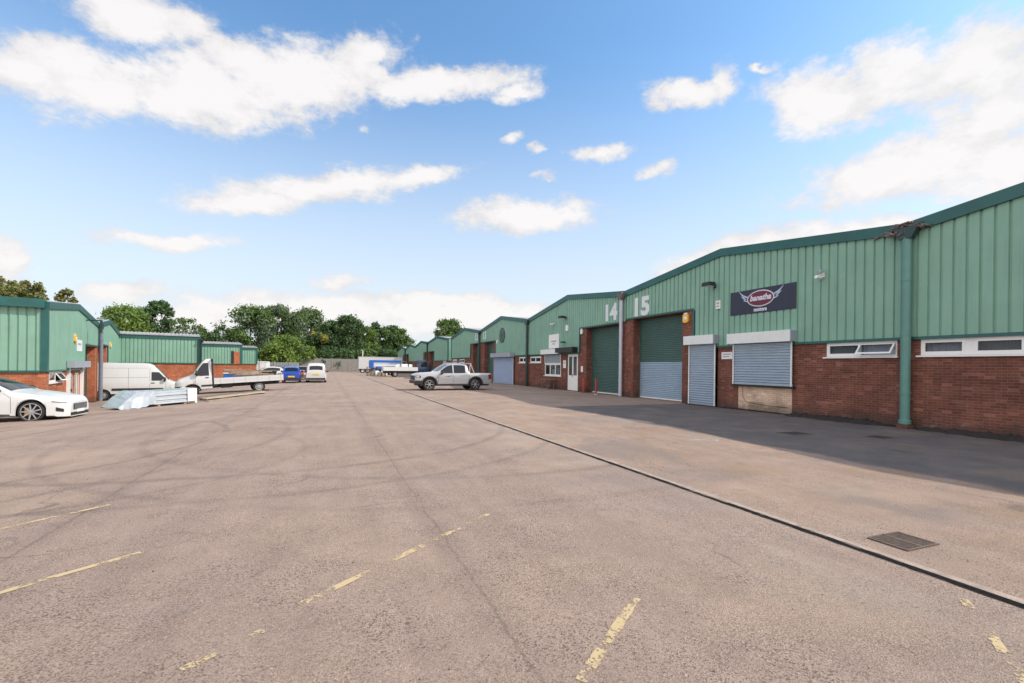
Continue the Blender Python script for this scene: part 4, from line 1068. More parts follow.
# ---- lorries and lift on the far right
def lorry():
    root = thing('dropside_lorry', 'grey dropside lorry with dark blue cab standing behind the silver pickup', 'lorry', (10.6, 67.2, 0), R(180))
    L = 6.6; X = lambda x: x-L/2
    c = Car(1.75, [(0, 1.0), (.05, 1.3), (.5, 2.15), (.7, 2.36), (1.75, 2.4)], [(0, .95), (.08, 1.2), (.4, 1.35), (1.75, 1.35)], [(0, .88), (.1, .98), (.4, 1.02), (1.75, 1.02)], .5, (.95,), .38, .46, .08, .03, .05)
    b = c.body(M['cabblue'], root, 'cab'); b.location.x = -(L-1.75)/2
    before = set(bpy.data.objects)
    c.sidepatch('side_window', M['carglass'], root, .62, 1.45, 1.42, lambda x: min(2.12, c.top(x)-.14)); c.toppatch('windscreen', M['carglass'], root, .1, .62, .95)
    for o in set(bpy.data.objects)-before: o.parent = b
    before = set(bpy.data.objects); c.wheel(root, .95, .24, 'steel', rimr=.62)
    for o in set(bpy.data.objects)-before:
        if o.parent == root: o.location.x = -(L-1.75)/2
    c2 = Car(L, [(0, 1), (L, 1)], [(0, .9), (L, .9)], [(0, 1.02), (L, 1.02)], .4, (5.0,), .38, .5); c2.wheel(root, 5.0, .24, 'steel', rimr=.62)
    m = MB(); m.box(X(.5), X(L-.1), -.45, .45, .5, .8); m.build('chassis', M['black'], root)
    for sd in (-1, 1): bx('side_board', M['boxwhite'], root, X(1.9), X(L), min(sd*1.04, sd*1.08), max(sd*1.04, sd*1.08), .86, 1.38)
    bx('bed_floor', M['steel'], root, X(1.9), X(L), -1.035, 1.035, .82, .9); bx('tail_board', M['boxwhite'], root, X(L-.05), X(L), -1.03, 1.03, .91, 1.36)
    m = MB()
    for y in (-1., -.35, .35, .95): m.box(X(1.84), X(1.89), y, y+.05, .9, 2.0)
    m.box(X(1.84), X(1.89), -1.0, 1.0, 2.0, 2.06); m.build('headboard', M['black'], root)
    root2 = thing('cement_mixer_drum', 'white wrapped bundle lying on the grey lorry bed', 'bundle', (10.2, 67.2, .9), R(180))
    root2.name = 'wrapped_bundle'
    q = MB(); q.lathe([(0, -1.2), (.38, -1.15), (.46, -.6), (.44, .5), (.34, 1.15), (0, 1.2)], (0, 0, .46), 'x', 14); q.build('bundle_wrap', M['boxwhite'], root2, smooth=50)
    q = MB(); q.box(-.65, -.58, -.47, .47, .0, .94); q.box(.42, .49, -.47, .47, .0, .94); q.build('strap', M['black'], root2)
lorry()
def boxlorry():
    root = thing('box_trailer', 'long white box trailer standing by the far board fence', 'trailer', (10.2, 98.6, 0), 0)
    bx('box_body', M['vanwhite'], root, -4.2, 4.2, -1.25, 1.25, .85, 3.2)
    m = MB(); m.box(-4.25, 4.25, -1.28, 1.28, 3.2, 3.26); m.box(-4.25, 4.25, -1.28, 1.28, .79, .85)
    for x in (-4.25, 4.19): 
        for y in (-1.28, 1.22): m.box(x, x+.06, y, y+.06, .85, 3.2)
    m.build('box_frame', M['boxgrey'], root)
    bx('chassis', M['black'], root, -4., 4., -.5, .5, .5, .79)
    for x in (-3.4, -2.5, 2.6):
        for sd in (-1, 1):
            m = MB(); m.lathe([(0, sd*.9), (.3, sd*.9), (.3, sd*1.2), (.47, sd*1.22), (.48, sd*.95), (.3, sd*.9)], (x, 0, .48), 'y', 20); w = m.build('wheel', M['rubber'], root, smooth=40)
            m = MB(); m.lathe([(.29, sd*1.19), (.2, sd*1.14), (0, sd*1.14)], (x, 0, .48), 'y', 16); m.build('rim', M['steel'], w)
boxlorry()
def lift():
    root = thing('boom_lift', 'bright blue folded boom lift on wheels in front of the white trailer', 'boom lift', (8.9, 80, 0), R(3))
    m = MB(); m.box(-1.6, 1.3, -.8, .8, .45, .95); m.box(-2.0, -1.4, -.6, .6, .55, 1.15); m.build('chassis', M['black'], root)
    m = MB(); m.box(-2.2, 2.8, -.22, .16, 2.02, 2.42); m.build('upper_boom', M['liftblue'], root)
    m = MB(); m.box(-2.0, 2.4, -.20, .14, 1.50, 1.72); m.build('lower_boom', M['white'], root)
    m = MB(); m.box(-2.35, -1.7, -.45, .45, 1.05, 2.35); m.build('counterweight', M['liftblue'], root)
    m = MB(); m.box(-1.2, 1.8, -.7, .7, .96, 1.36); m.build('engine_cover', M['liftblue'], root)
    m = MB()
    for x in (2.85, 3.6):
        for y in (-.6, .55): m.box(x, x+.05, y, y+.05, 1.2, 2.3)
    for z in (1.2, 1.75, 2.25): m.box(2.85, 3.65, -.6, -.55, z, z+.05); m.box(2.85, 3.65, .55, .6, z, z+.05); m.box(2.85, 2.9, -.6, .6, z, z+.05)
    m.box(2.85, 3.65, -.6, .6, 1.14, 1.19); m.build('platform_cage', M['steel'], root)
    for x in (-1.1, 1.0):
        for sd in (-1, 1):
            m = MB(); m.lathe([(0, sd*.8), (.3, sd*.8), (.3, sd*1.05), (.44, sd*1.08), (.45, sd*.82), (.3, sd*.8)], (x, 0, .45), 'y', 20); w = m.build('wheel', M['rubber'], root, smooth=40)
            m = MB(); m.lathe([(.29, sd*1.04), (0, sd*1.0)], (x, 0, .45), 'y', 14); m.build('rim', M['boxwhite'], w)
lift()
# builders' clutter in front of the lift
rnd = random.Random(21)
def crate_stack(x, y, w, h, label, mat_):
    t = thing('pallet_stack', label, 'pallets', (x, y, 0), rnd.uniform(-.2, .2))
    z = 0
    while z < h:
        m = MB()
        for k in range(5): m.box(-w/2, w/2, -.5+k*.22, -.38+k*.22, z+.10, z+.13)
        for k in range(3): m.box(-w/2+k*(w-.1)/2, -w/2+.1+k*(w-.1)/2, -.5, .5, z, z+.098)
        m.build('pallet', M[mat_], t); z += .15
crate_stack(6.2, 72.6, 1.2, 1.3, 'dark stack of pallets left of the blue boom lift', 'timber_dark')
crate_stack(7.6, 70.8, 1.1, .55, 'low brown stack of pallets in front of the blue boom lift', 'timber')
for k, (x, y, h, cl, lb) in enumerate(((7.0, 74, .75, 'boxwhite', 'white bulk bag left of another in front of the boom lift'), (8.2, 73.5, .8, 'white', 'white bulk bag just behind the tail of the grey lorry'))):
    t = thing('bulk_bag', lb, 'bag', (x, y, 0), .3*k)
    m = MB(); m.lathe([(0, 0), (.42, .0), (.5, .1), (.52, h*.6), (.42, h), (0, h*.93)], (0, 0, 0), 'z', 12); m.build('bag_body', M[cl], t, smooth=60)
    m = MB()
    for a in (0.5, 2.1, 3.6, 5.2): m.tube([(.38*cos(a), .38*sin(a), h-.05), (.4*cos(a), .4*sin(a), h+.16), (.3*cos(a+.4), .3*sin(a+.4), h-.05)], .02, 5)
    m.build('bag_handle', M['boxgrey'], t)

# ------------------------------------------------------------------ yard clutter
# shrink-wrapped panels on the ground, between saloon and truck
pa, pb = Vector((-7.75, 22.95, 0)), Vector((-5.55, 25.0, 0)); dv = (pb-pa); L = dv.length
t = thing('wrapped_panel_stack', 'stack of building panels wrapped in shiny clear plastic on the yard', 'wrapped panels', ((pa.x+pb.x)/2-.4, (pa.y+pb.y)/2+.45, gz(-6.6, 24.)), atan2(dv.y, dv.x), tilt=-.035)
rnd = random.Random(4); z = .09
for k in range(6):
    h = rnd.uniform(.07, .11); a = -L/2+.42+.13*k+rnd.uniform(0, .06)
    m = MB(); n = 14; pts_t = []
    for side in (-.62, .62):
        pass
    m.box(a, L/2+rnd.uniform(-.06, .04), -.62+rnd.uniform(-.03, .03), .62, z, z+h); m.build('wrapped_panel', M['foil' if k % 2 else 'foil_pale'], t); z += h+.006
m = MB(); g_ = []
for i in range(13):
    u = i/12; x = -L/2+.10+u*1.35; zt = min(z+.03, .06+z*1.25*u/.62) - (.02 if u > .8 else 0)
    g_.append([m.vert((x+rnd.uniform(-.03, .03), y+rnd.uniform(-.02, .02), zz+rnd.uniform(-.02, .02))) for y, zz in ((-.74+.05*sin(u*9), .02+.25*max(0, u-.55)), (-.675, zt*.6+.05), (-.66, zt), (0, zt+.02), (.66, zt), (.68, .04))])
for a, b in zip(g_, g_[1:]):
    for q in range(5): m.face([a[q], b[q], b[q+1], a[q+1]])
m.build('plastic_sheet', M['foil'], t)
m = MB(); m.box(L/2+.01, L/2+.10, -.70, .40, .02, z+.03); m.box(L/2-.28, L/2+.0, -.69, -.645, .10, z+.02); m.build('end_wrap', M['white'], t)
for x in (-1.0, .1, 1.15): bx('bearer', M['timber'], t, x-.05, x+.05, -.6, .6, -.02, .085)
# long timbers lying on the ground beside the truck
rnd = random.Random(9)
specs = [(-5.9, 26.6, -3.55, 31.2, .16, .08), (-5.55, 26.3, -3.35, 30.6, .2, .06), (-5.3, 25.9, -3.25, 30.0, .2, .05), (-5.1, 25.5, -3.2, 29.3, .18, .05), (-5.7, 27.2, -3.9, 31.9, .15, .06)]
for k, (xa, ya, xb, yb, w, h) in enumerate(specs):
    a, b = Vector((xa, ya, gz(xa, ya))), Vector((xb, yb, gz(xb, yb))); d = b-a
    m = MB(); m.box(-d.length/2, d.length/2, -w/2, w/2, 0.0, h)
    lift_ = .10 if k < 3 else .0
    o = m.build('timber_plank', M['timber' if k % 2 else 'timber_dark'] if k != 2 else M['timber_pale'], loc=(a+b)/2+Vector((0, 0, lift_+.0)))
    o.rotation_euler = (0, -math.asin(d.z/d.length), atan2(d.y, d.x))
    lab = 'long weathered plank lying on bearers between wrapped panels and truck' if k in (0, 1) else ('pale plank, the lightest of the timbers on the ground' if k == 2 else 'long low plank lying flat on the ground beside the truck timbers')
    tag(o, lab, 'plank', 'planks lying on the ground')
for k, tt in enumerate((.15, .5, .85)):
    x, y = -5.75+2.3*tt, 26.4+4.4*tt; m = MB(); m.box(-.6, .6, -.05, .05, 0, .10)
    o = m.build('timber_bearer', M['timber_dark'], loc=(x, y, gz(x, y))); o.rotation_euler = (0, 0.04, R(-20))
    tag(o, 'short timber bearer under the long planks on the ground', 'bearer', 'bearers under the planks')
# red bollards
for k, (x, y, lb) in enumerate(((15.75, 27.0, 'red bollard farther from the lilac downpipe, at the brick pier'), (15.6, 25.2, 'red bollard in front of the green roller door numbered 14'))):
    t = thing('bollard', lb, 'bollard', (x, y, 0), 0, 'red bollards by the roller door')
    m = MB(); m.lathe([(0, 0), (.055, 0), (.055, .92), (.04, .95), (0, .96)], (0, 0, 0), 'z', 14); m.build('post', M['bollard'], t, smooth=40)
    m = MB(); m.lathe([(.12, .0), (.12, .025), (.055, .03)], (0, 0, 0), 'z', 14); m.build('base_plate', M['boxwhite' if k else 'iron'], t)
# bench under the shop window
t = thing('wooden_table', 'small dark wooden table below the shop window', 'table', (15.45, 31.7, 0), R(90))
m = MB(); m.box(-.65, .65, -.3, .3, .70, .76); m.build('table_top', M['timber_dark'], t)
for x in (-.55, .5):
    for y in (-.25, .2): bx('leg', M['timber_dark'], t, x, x+.06, y, y+.06, 0, .70)
bx('rail', M['timber_dark'], t, -.5, .5, -.02, .02, .25, .31)
# drainage grate, manholes
t = thing('drain_grate', 'rusty rectangular drain grate in the pink concrete beyond the kerb', 'drain grate', (5.30, 2.88, .0), 0)
m = MB()
for sd in (-.245, .225): m.box(sd, sd+.02, -.18, .18, .004, .014); m.box(-.225, .225, sd*.73, sd*.73+.02, .004, .014)
m.box(-.01, .01, -.16, .18, .004, .014); m.build('frame', M['iron'], t)
m = MB(); 
for k in range(15): m.box(-.222+k*.0295, -.208+k*.0295, -.155, .16, .004, .012)
m.build('grate_bars', M['iron'], t)
bx('drain_void', M['black'], t, -.225, .225, -.16, .165, .001, .003)
for k, (x, y, w, d, lb) in enumerate(((11.5, 8.75, .62, .45, 'dark manhole cover in shade farther from the green downpipe'), (13.0, 7.6, .55, .42, 'dark manhole cover in shade below the green downpipe'))):
    t = thing('manhole_cover', lb, 'manhole cover', (x, y, 0), .1*k)
    bx('cover_plate', M['manhole'], t, -w/2, w/2, -d/2, d/2, .001, .010)
    m = MB(); m.box(-w/2-.05, w/2+.05, -d/2-.05, -d/2-.004, .001, .012); m.box(-w/2-.05, w/2+.05, d/2+.004, d/2+.05, .001, .012); m.box(-w/2-.05, -w/2-.004, -d/2, d/2, .001, .012); m.box(w/2+.004, w/2+.05, -d/2, d/2, .001, .012)
    m.build('cover_frame', M['iron'], t)
# worn yellow bay lines
def bay(xa, ya, xb, yb, w, mat_='paint', wob=.0):
    m = MB(); n = 14; d = Vector((xb-xa, yb-ya)); L_ = d.length; p = Vector((-d.y, d.x))/L_; prev = None; rr = random.Random(int(xa*100))
    for k in range(n+1):
        q = Vector((xa, ya))+d*k/n; ww = w*rr.uniform(.75, 1.1)/2
        cur = [m.vert((q.x+p.x*s_*ww, q.y+p.y*s_*ww, max(gz(q.x+p.x*s_*ww, q.y+p.y*s_*ww), gz(q.x, q.y))+.005)) for s_ in (-1, 1)]
        if prev: m.face([prev[0], prev[1], cur[1], cur[0]])
        prev = cur
    return m.build('bay_line', M[mat_])
for k, (xa, ya, xb, yb, mm, lb) in enumerate(((-3.75, 5.95, -2.38, 6.98, 'paint_full', 'yellow bay line farthest left in the yard'), (-2.75, 4.15, -1.5, 5.1, 'paint_full', 'yellow bay line second from the left in the yard'),
        (-.15, 3.62, 1.75, 5.1, 'paint', 'broken yellow bay line running up the middle of the yard'), (1.30, 2.22, 2.15, 2.88, 'paint', 'worn yellow bay line left of the drain kerb in the foreground'), (3.45, 1.24, 4.45, 2.02, 'paint', 'yellow bay line closest to the kerb at bottom right'), (-.95, 2.9, -.35, 3.35, 'paint_faint', 'faint yellow paint traces at bottom left of the foreground'))):
    tag(bay(xa, ya, xb, yb, .07, mm), lb, 'painted line', 'worn yellow parking bay lines', 'structure')
m = MB(); m.poly([(8.35+.35*cos(a)*(1+.25*sin(3*a)), 8.6+.28*sin(a)*(1+.2*cos(2*a)), .004) for a in [2*pi*k/20 for k in range(20)]])
tag(m.build('paint_splash', M['chalk']), kind='structure')
rnd = random.Random(31); m = MB()
for k in range(1500):
    d = 1.6+rnd.random()**1.6*16; a = R(rnd.uniform(-28, 72)); x, y = d*sin(a), d*cos(a); zz = gz(x, y) if x < 4.66 else .001
    if 4.6 < x < 4.83 or x > 14: continue
    r = rnd.uniform(.002, .0048)*(1.5 if rnd.random() < .05 else 1); e = Matrix.Rotation(rnd.uniform(0, 6), 3, 'Z') @ Matrix.Rotation(rnd.uniform(-.6, .6), 3, 'X')
    m.cur = 0 if rnd.random() < .62 else 1; m.obox((x, y, zz+r*.4), (r*rnd.uniform(1.4, 2.6), r*rnd.uniform(1., 1.6), r), e)
tag(m.build('loose_grit', [M['bark'], M['kerbstone']]), 'loose grit and small stones scattered on the yard surface', 'grit', kind='stuff')
# dead leaves and grit gathered at the foot of the right-hand wall
rnd = random.Random(17); m = MB(); prev = None; y = -2.; w_ = .2
while y < 15.6:
    w_ = max(.04, min(.55, w_+rnd.uniform(-.10, .11))); h = .04+.20*w_*rnd.uniform(.5, 1.4)
    if abs(y-8.6) < .2 or 12.2 < y < 14.8: w_ = .06
    cur = [m.vert((15.975-w_, y, .002)), m.vert((15.975-w_*.55+rnd.uniform(-.02, .02), y, h*.6)), m.vert((15.985, y, h))]
    if prev:
        for q in range(2): m.face([prev[q], prev[q+1], cur[q+1], cur[q]])
    prev = cur; y += rnd.uniform(.04, .12)
tag(m.build('soil_bank', M['soil']), kind='structure')
rnd = random.Random(13); m = MB()
for k in range(5200):
    y = rnd.uniform(-3, 17.3); x = 15.98-abs(rnd.gauss(0, .10 if rnd.random() < .8 else .3))
    if abs(y-8.7) < .2: continue
    r = rnd.uniform(.008, .03); a = rnd.uniform(0, 6.28); h = rnd.uniform(.004, .05)*max(.1, 1-(15.98-x)*3); t1 = rnd.uniform(-.5, .5)
    m.quad((x-r*cos(a), y-r*sin(a), h), (x+r*sin(a)*.6, y-r*cos(a)*.6, h+r*t1), (x+r*cos(a), y+r*sin(a), h+.004), (x-r*sin(a)*.6, y+r*cos(a)*.6, h-r*t1*.2+.003))
tag(m.build('leaf_litter', M['litter']), 'dark leaf litter and grit along the foot of the brick wall', 'leaf litter', kind='stuff')

# ------------------------------------------------------------------ far fences and container
def fence(label, xa, ya, xb, yb, z0, h, pitch, mat_, post_every, slat=False):
    a = Vector((xa, ya, z0)); d = Vector((xb-xa, yb-ya, 0)); L_ = d.length
    t = thing('board_fence' if not slat else 'palisade_fence', label, 'fence', a, atan2(d.y, d.x))
    rr = random.Random(int(L_*10)); m = MB(); x = 0
    while x < L_:
        w = pitch*(.94 if not slat else .6); hh = h+rr.uniform(-.04, .04)
        m.box(x, x+w, -.02+rr.uniform(-.012, .012), .01, .05, hh); x += pitch
    m.box(0, L_, .012, .06, h*.25, h*.25+.1); m.box(0, L_, .012, .06, h*.8, h*.8+.1)
    m.build('boards', M[mat_], t)
    x = 0
    while x <= L_: bx('post', M['kerbstone'], t, x-.07, x+.07, -.1, -.03, 0, h+.08); x += post_every
fence('tall grey vertical board fence across the end of the yard', -6.2, 116.5, 9.0, 119, 0, 2.95, .16, 'timber_grey', 3.8)
fence('pale metal palisade fence left of the tall board fence', -12.5, 106, -5.2, 106, -.3, 2.25, .16, 'boxgrey', 2.8, True)
t = thing('storage_container', 'white storage container at the far left end of the yard', 'container', (-10.5, 96, gz(-10.5, 96)+.15), 0)
bx('container_body', M['white'], t, -1.15, .85, -1.2, 1.2, 0.0, 2.75)
m = MB()
for k in range(9): m.box(-1.15+.2*k, -1.08+.2*k, -1.25, -1.201, .1, 2.65)
m.box(-1.2, .9, -1.26, -1.2, 2.66, 2.8); m.build('container_ribs', M['boxwhite'], t); bx('corner_post', M['boxgrey'], t, -.62, -.5, -1.33, -1.252, 0, 2.8)
# a slim post by the trailer
t = thing('lamp_post', 'short pale post rising above the white trailer', 'post', (7.2, 104, 0)); m = MB(); m.tube([(0, 0, 0), (0, 0, 4.6)], [.12, .09], 10); m.build('post', M['boxwhite'], t); m = MB(); m.box(-.35, .12, -.12, .12, 4.6, 4.75); m.build('lamp_head', M['boxgrey'], t)

# ------------------------------------------------------------------ trees
def tree(label, x, y, top, r, leaf, seed, n=5200, leaf_size=.24, shape='round', low=.22, group='trees beyond the far fence', accent=None, clumps=None, gap=1.0):
    rr = random.Random(seed); z0 = gz(x, y); H = top-z0
    root = thing('broadleaf_tree', label, 'tree', (x, y, z0), 0, group)
    m = MB(); th = H*.45
    m.tube([(0, 0, -.2), (.05, 0, th*.5), (-.08, .06, th), (.05, 0, H*.72)], [.028*H*.8, .022*H*.8, .015*H*.8, .006*H], 9)
    cl = []; nc = clumps or int(30+r*12)
    zc0, zc1 = H*low, H
    for k in range(nc):
        for _ in range(30):
            a = rr.uniform(0, 2*pi); u = rr.random()
            z = zc0+(zc1-zc0)*u
            if shape == 'round': w = sqrt(max(.02, 1-((u-.48)/.56)**2))
            elif shape == 'tall': w = (min(1, u*3.5))*(1-u)**.55*1.25+.06
            else: w = .55+.45*sin(u*9+seed)*.5+.2
            q = sqrt(rr.uniform(.12, 1.0))*w*r
            break
        lobe = 1+.22*sin(a*2+seed)+.14*sin(a*5+seed*2.)
        s_ = rr.uniform(.20, .40)*r*(.7+.3*w)
        c = (q*cos(a)*lobe, q*sin(a)*lobe, min(z, H-s_*.75)); cl.append((c, s_))
    for c, s_ in cl[:14]:
        zb = rr.uniform(.3, .6)*H*.8
        m.tube([(0, 0, min(zb, c[2])), (c[0]*.5, c[1]*.5, (min(zb, c[2])+c[2])/2+.2), c], [.012*H*.6, .007*H*.6, .02], 6)
    m.build('trunk', M['bark'], root, smooth=60)
    crown = MB(); per = int(n*1.7)//len(cl)
    for ci, (c, s_) in enumerate(cl):
        crown.cur = 1 if accent and ci % accent[1] == 0 else 0
        for k in range(per):
            d = Vector((rr.gauss(0, 1), rr.gauss(0, 1), rr.gauss(0, .8))).normalized()*s_*(rr.random()**.55)*rr.uniform(.75, 1.45)
            p = Vector(c)+d; sz = leaf_size*rr.uniform(.6, 1.25)
            nrm = (d.normalized()*.7+Vector((rr.gauss(0, .6), rr.gauss(0, .6), rr.gauss(.25, .6)))).normalized()
            u_ = nrm.orthogonal().normalized(); v_ = nrm.cross(u_); an = rr.uniform(0, 6.28)
            u2 = u_*cos(an)+v_*sin(an); v2 = -u_*sin(an)+v_*cos(an)
            crown.quad(p-u2*sz, p-v2*sz*.62, p+u2*sz, p+v2*sz*.62)
    crown.build('crown', [M[leaf], M[accent[0]]] if accent else M[leaf], root)
    return root
G2 = 'trees behind the left block'
tree('olive brown tree at the left edge above the green roof', -33.6, 70, 10.9, 2.1, 'leaf_olive', 1, 5200, .20, group=G2)
tree('olive brown tree beside the leftmost one, above the green roof', -32.4, 73, 11.0, 1.5, 'leaf_olive', 2, 4000, .20, group=G2)
tree('small round olive tree poking above the left gable', -30.64, 76, 10.6, 1.35, 'leaf_olive', 3, 3600, .18, group=G2)
tree('bright bushy green tree above the corrugated roof edge', -32.4, 100, 11.1, 4.2, 'leaf_bright', 4, 8000, .26, group=G2, accent=('leaf', 3))
tree('dark green tree right of the bright bushy one', -28.9, 104, 12.7, 3.1, 'leaf_dark', 5, 6500, .26, group=G2)
tree('thin silvery tree showing sky above the corrugated roof', -25.9, 110, 10.5, 2.5, 'leaf_pale', 6, 2000, .22, group=G2, accent=('leaf', 2))
tree('low dark tree left of the sky gap behind the left block', -23.9, 120, 8.9, 2.6, 'leaf_dark', 7, 4500, .28, group=G2)
tree('low dark tree right of the sky gap behind the left block', -20.4, 128, 9.2, 2.8, 'leaf_dark', 8, 4500, .28, group=G2)
tree('big airy silver green tree, left of the two tallest', -17.0, 128, 15.0, 5.4, 'leaf', 9, 9500, .30, accent=('leaf_pale', 2), low=.15)
tree('big airy silver green tree in the centre, topmost of all', -11.6, 134, 16.2, 5.0, 'leaf', 10, 9000, .30, accent=('leaf_pale', 2), low=.15)
tree('big spreading green tree above the people carrier', -4.6, 130, 15.4, 5.6, 'leaf', 11, 10500, .30, accent=('leaf_pale', 3), low=.12)
tree('rounded bright green bushy tree in front of the big trees', -8.3, 113, 7.8, 3.5, 'leaf_bright', 12, 8500, .24, low=.06, accent=('leaf', 3))
tree('dark green tree with yellow patches above the board fence', -1.5, 124, 9.6, 2.9, 'leaf_dark', 13, 6500, .26, low=.08, accent=('leaf_yellow', 9))
tree('dark dense tree above the middle of the board fence', 1.2, 126, 12.6, 3.3, 'leaf_dark', 14, 8000, .26, low=.08, shape='tall')
tree('tall dark tree left of the white trailer', 5.2, 127, 13.9, 4.0, 'leaf_dark', 15, 9500, .28, low=.08)
tree('bright green drooping tree right behind the white trailer', 9.2, 128, 11.6, 3.2, 'leaf', 16, 7500, .26, low=.08, accent=('leaf_bright', 2))
tree('dark narrow tree above the blue boom lift', 12.4, 131, 12.9, 3.0, 'leaf_dark', 17, 6500, .28, shape='tall', low=.1)
tree('dark rounded tree above the grey lorry', 16.6, 132, 12.2, 3.4, 'leaf_dark', 18, 7500, .28, low=.1, accent=('leaf', 3))
tree('green tree next to the farthest gable on the right', 19.4, 133, 11.6, 3.0, 'leaf', 19, 6000, .28, low=.1)
tree('round green tree rising behind the right-hand roofs', 27.9, 112, 12.8, 3.3, 'leaf', 20, 8000, .24, low=.35, group='tree behind the right block')
for k, (x, y, h, r, lf, lb) in enumerate(((-12.0, 110, 4.6, 1.6, 'leaf_bright', 'yellow green shrub above the white container'), (-15.6, 118, 5.5, 2.6, 'leaf_dark', 'dark shrub under the big airy tree on the left'), (-4.2, 119.5, 5.6, 2.4, 'leaf_bright', 'light green shrub between round bush and board fence'), (-.2, 120.5, 4.8, 2.6, 'leaf_dark', 'dark shrub behind the left half of the board fence'), (4.4, 121, 5.2, 2.8, 'leaf_dark', 'dark shrub behind the right half of the board fence'), (9.3, 121.5, 5.4, 2.6, 'leaf', 'mid green shrub behind the end of the board fence'), (14.6, 124, 5.6, 3.0, 'leaf_dark', 'dark shrub behind the blue boom lift'), (-11., 122, 6., 3., 'leaf_dark', 'dark shrub behind the round bushy tree'), (-20., 124, 5., 3., 'leaf_dark', 'dark shrub beyond the end unit of the left block'))):
    o = tree(lb, x, y, h, r, lf, 40+k, 4200, .26, low=.02, group='shrubs beyond the far fence'); o.name = 'shrub'

# ------------------------------------------------------------------ sky, sun
SUN_EL, SUN_AZ = R(40.5), R(25)          # height; turned from +X towards -Y
w = bpy.data.worlds.new('World'); scn.world = w; w.use_nodes = True
t = NT(w.node_tree); bg = w.node_tree.nodes['Background']
sky = t.n('ShaderNodeTexSky'); sky.sky_type = 'NISHITA'; sky.sun_disc = False
sky.sun_elevation = SUN_EL; sky.sun_rotation = R(90)+SUN_AZ; sky.altitude = 60; sky.air_density = 1.0; sky.dust_density = 1.6; sky.ozone_density = 1.5
CLOUDS = [(-0.425, 0.4, 0.052, 0.025, 0.36), (-0.353, 0.413, 0.094, 0.042, 0.31), (-0.285, 0.518, 0.108, 0.031, 0.19), (-0.214, 0.446, 0.113, 0.053, 0.24), (-0.07, 0.491, 0.162, 0.055, 0.34), (0.067, 0.55, 0.09, 0.038, 0.38), (0.218, 0.534, 0.169, 0.026, 0.11), (0.37, 0.531, 0.055, 0.016, 0.0), (-0.146, 0.516, 0.068, 0.03, 0.24), (-0.393, 0.431, 0.064, 0.03, 0.17), (0.003, 0.337, 0.188, 0.03, 0.2), (-0.135, 0.287, 0.103, 0.02, 0.15), (0.175, 0.372, 0.083, 0.016, 0.22), (0.407, 0.31, 0.138, 0.032, 0.05), (0.557, 0.423, 0.064, 0.015, 0.05), (0.671, 0.383, 0.033, 0.012, -0.1), (-0.254, 0.207, 0.097, 0.013, 0.15), (-0.445, 0.141, 0.027, 0.031, 0.16), (-0.319, 0.113, 0.066, 0.016, 0.11), (0.723, 0.498, 0.067, 0.021, -0.15), (0.791, 0.507, 0.03, 0.031, -0.59), (0.856, 0.521, 0.02, 0.004, -0.22), (0.952, 0.449, 0.081, 0.037, -0.25), (1.062, 0.454, 0.071, 0.037, -0.14), (1.167, 0.431, 0.059, 0.048, -0.17), (1.162, 0.356, 0.056, 0.044, 0.26), (1.064, 0.316, 0.121, 0.033, 0.05), (1.178, 0.298, 0.057, 0.043, -0.05), (1.254, 0.332, 0.06, 0.071, -0.35), (0.826, 0.224, 0.134, 0.025, 0.16), (0.998, 0.235, 0.079, 0.019, -0.05), (0.718, 0.191, 0.072, 0.019, 0.3), (0.006, 0.107, 0.28, 0.031, 0.04), (-0.239, 0.077, 0.107, 0.024, 0.06), (0.024, 0.163, 0.061, 0.016, 0.07), (0.286, 0.101, 0.254, 0.038, 0.01), (0.223, 0.137, 0.126, 0.021, 0.02), (0.41, 0.431, 0.025, 0.009, -0.01), (0.362, 0.449, 0.034, 0.01, 0.22), (0.442, 0.385, 0.038, 0.009, -0.02), (0.062, 0.446, 0.016, 0.01, 0.13), (0.344, 0.515, 0.038, 0.013, 0.01)]
# unseen clouds added outside the view, giving fill light to the shaded side
rnd = random.Random(2)
for k in range(30): CLOUDS.append((rnd.uniform(1.75, 5.3), rnd.uniform(.1, 1.1), rnd.uniform(.3, .6), rnd.uniform(.10, .2), rnd.uniform(-.2, .3)))
CLOUDS = [(a, e, ra*(1.22 if a > .9 else 1.), rb*(1.3 if a > .9 else 1.06), r_) for a, e, ra, rb, r_ in CLOUDS]
dirv = t.n('ShaderNodeTexCoord').outputs['Generated']
sp = t.n('ShaderNodeSeparateXYZ'); t.l(dirv, sp.inputs[0])
az = t.math('ARCTAN2', sp.outputs[0], sp.outputs[1]); az = t.math('ADD', az, t.math('MULTIPLY', t.math('LESS_THAN', az, -1.0), 2*pi))
el = t.math('ARCSINE', sp.outputs[2])
def cn(scale, detail, rough, off):
    o = t.n('ShaderNodeTexNoise'); mp = t.n('ShaderNodeMapping'); mp.inputs['Location'].default_value = off; mp.inputs['Scale'].default_value = (1, 1, 1.7)
    t.l(dirv, mp.inputs[0]); t.l(mp.outputs[0], o.inputs['Vector']); o.inputs['Scale'].default_value = scale; o.inputs['Detail'].default_value = detail; o.inputs['Roughness'].default_value = rough
    return o.outputs[0]
wa = t.math('MULTIPLY', t.math('SUBTRACT', cn(9, 5, .6, (0, 0, 0)), .5), .10)
wb = t.math('MULTIPLY', t.math('SUBTRACT', cn(9, 5, .6, (5, 3, 1)), .5), .055)
pv = t.n('ShaderNodeCombineXYZ'); t.l(t.math('ADD', az, wa), pv.inputs[0]); t.l(t.math('ADD', el, wb), pv.inputs[1])
cur = None
FAINT = {15: .5, 16: .45, 17: .25, 18: .5, 20: .5, 21: .55, 34: .5, 37: .8, 38: .8, 39: .8, 40: 1.1, 41: .55, 14: .35, 12: .15, 13: .1}
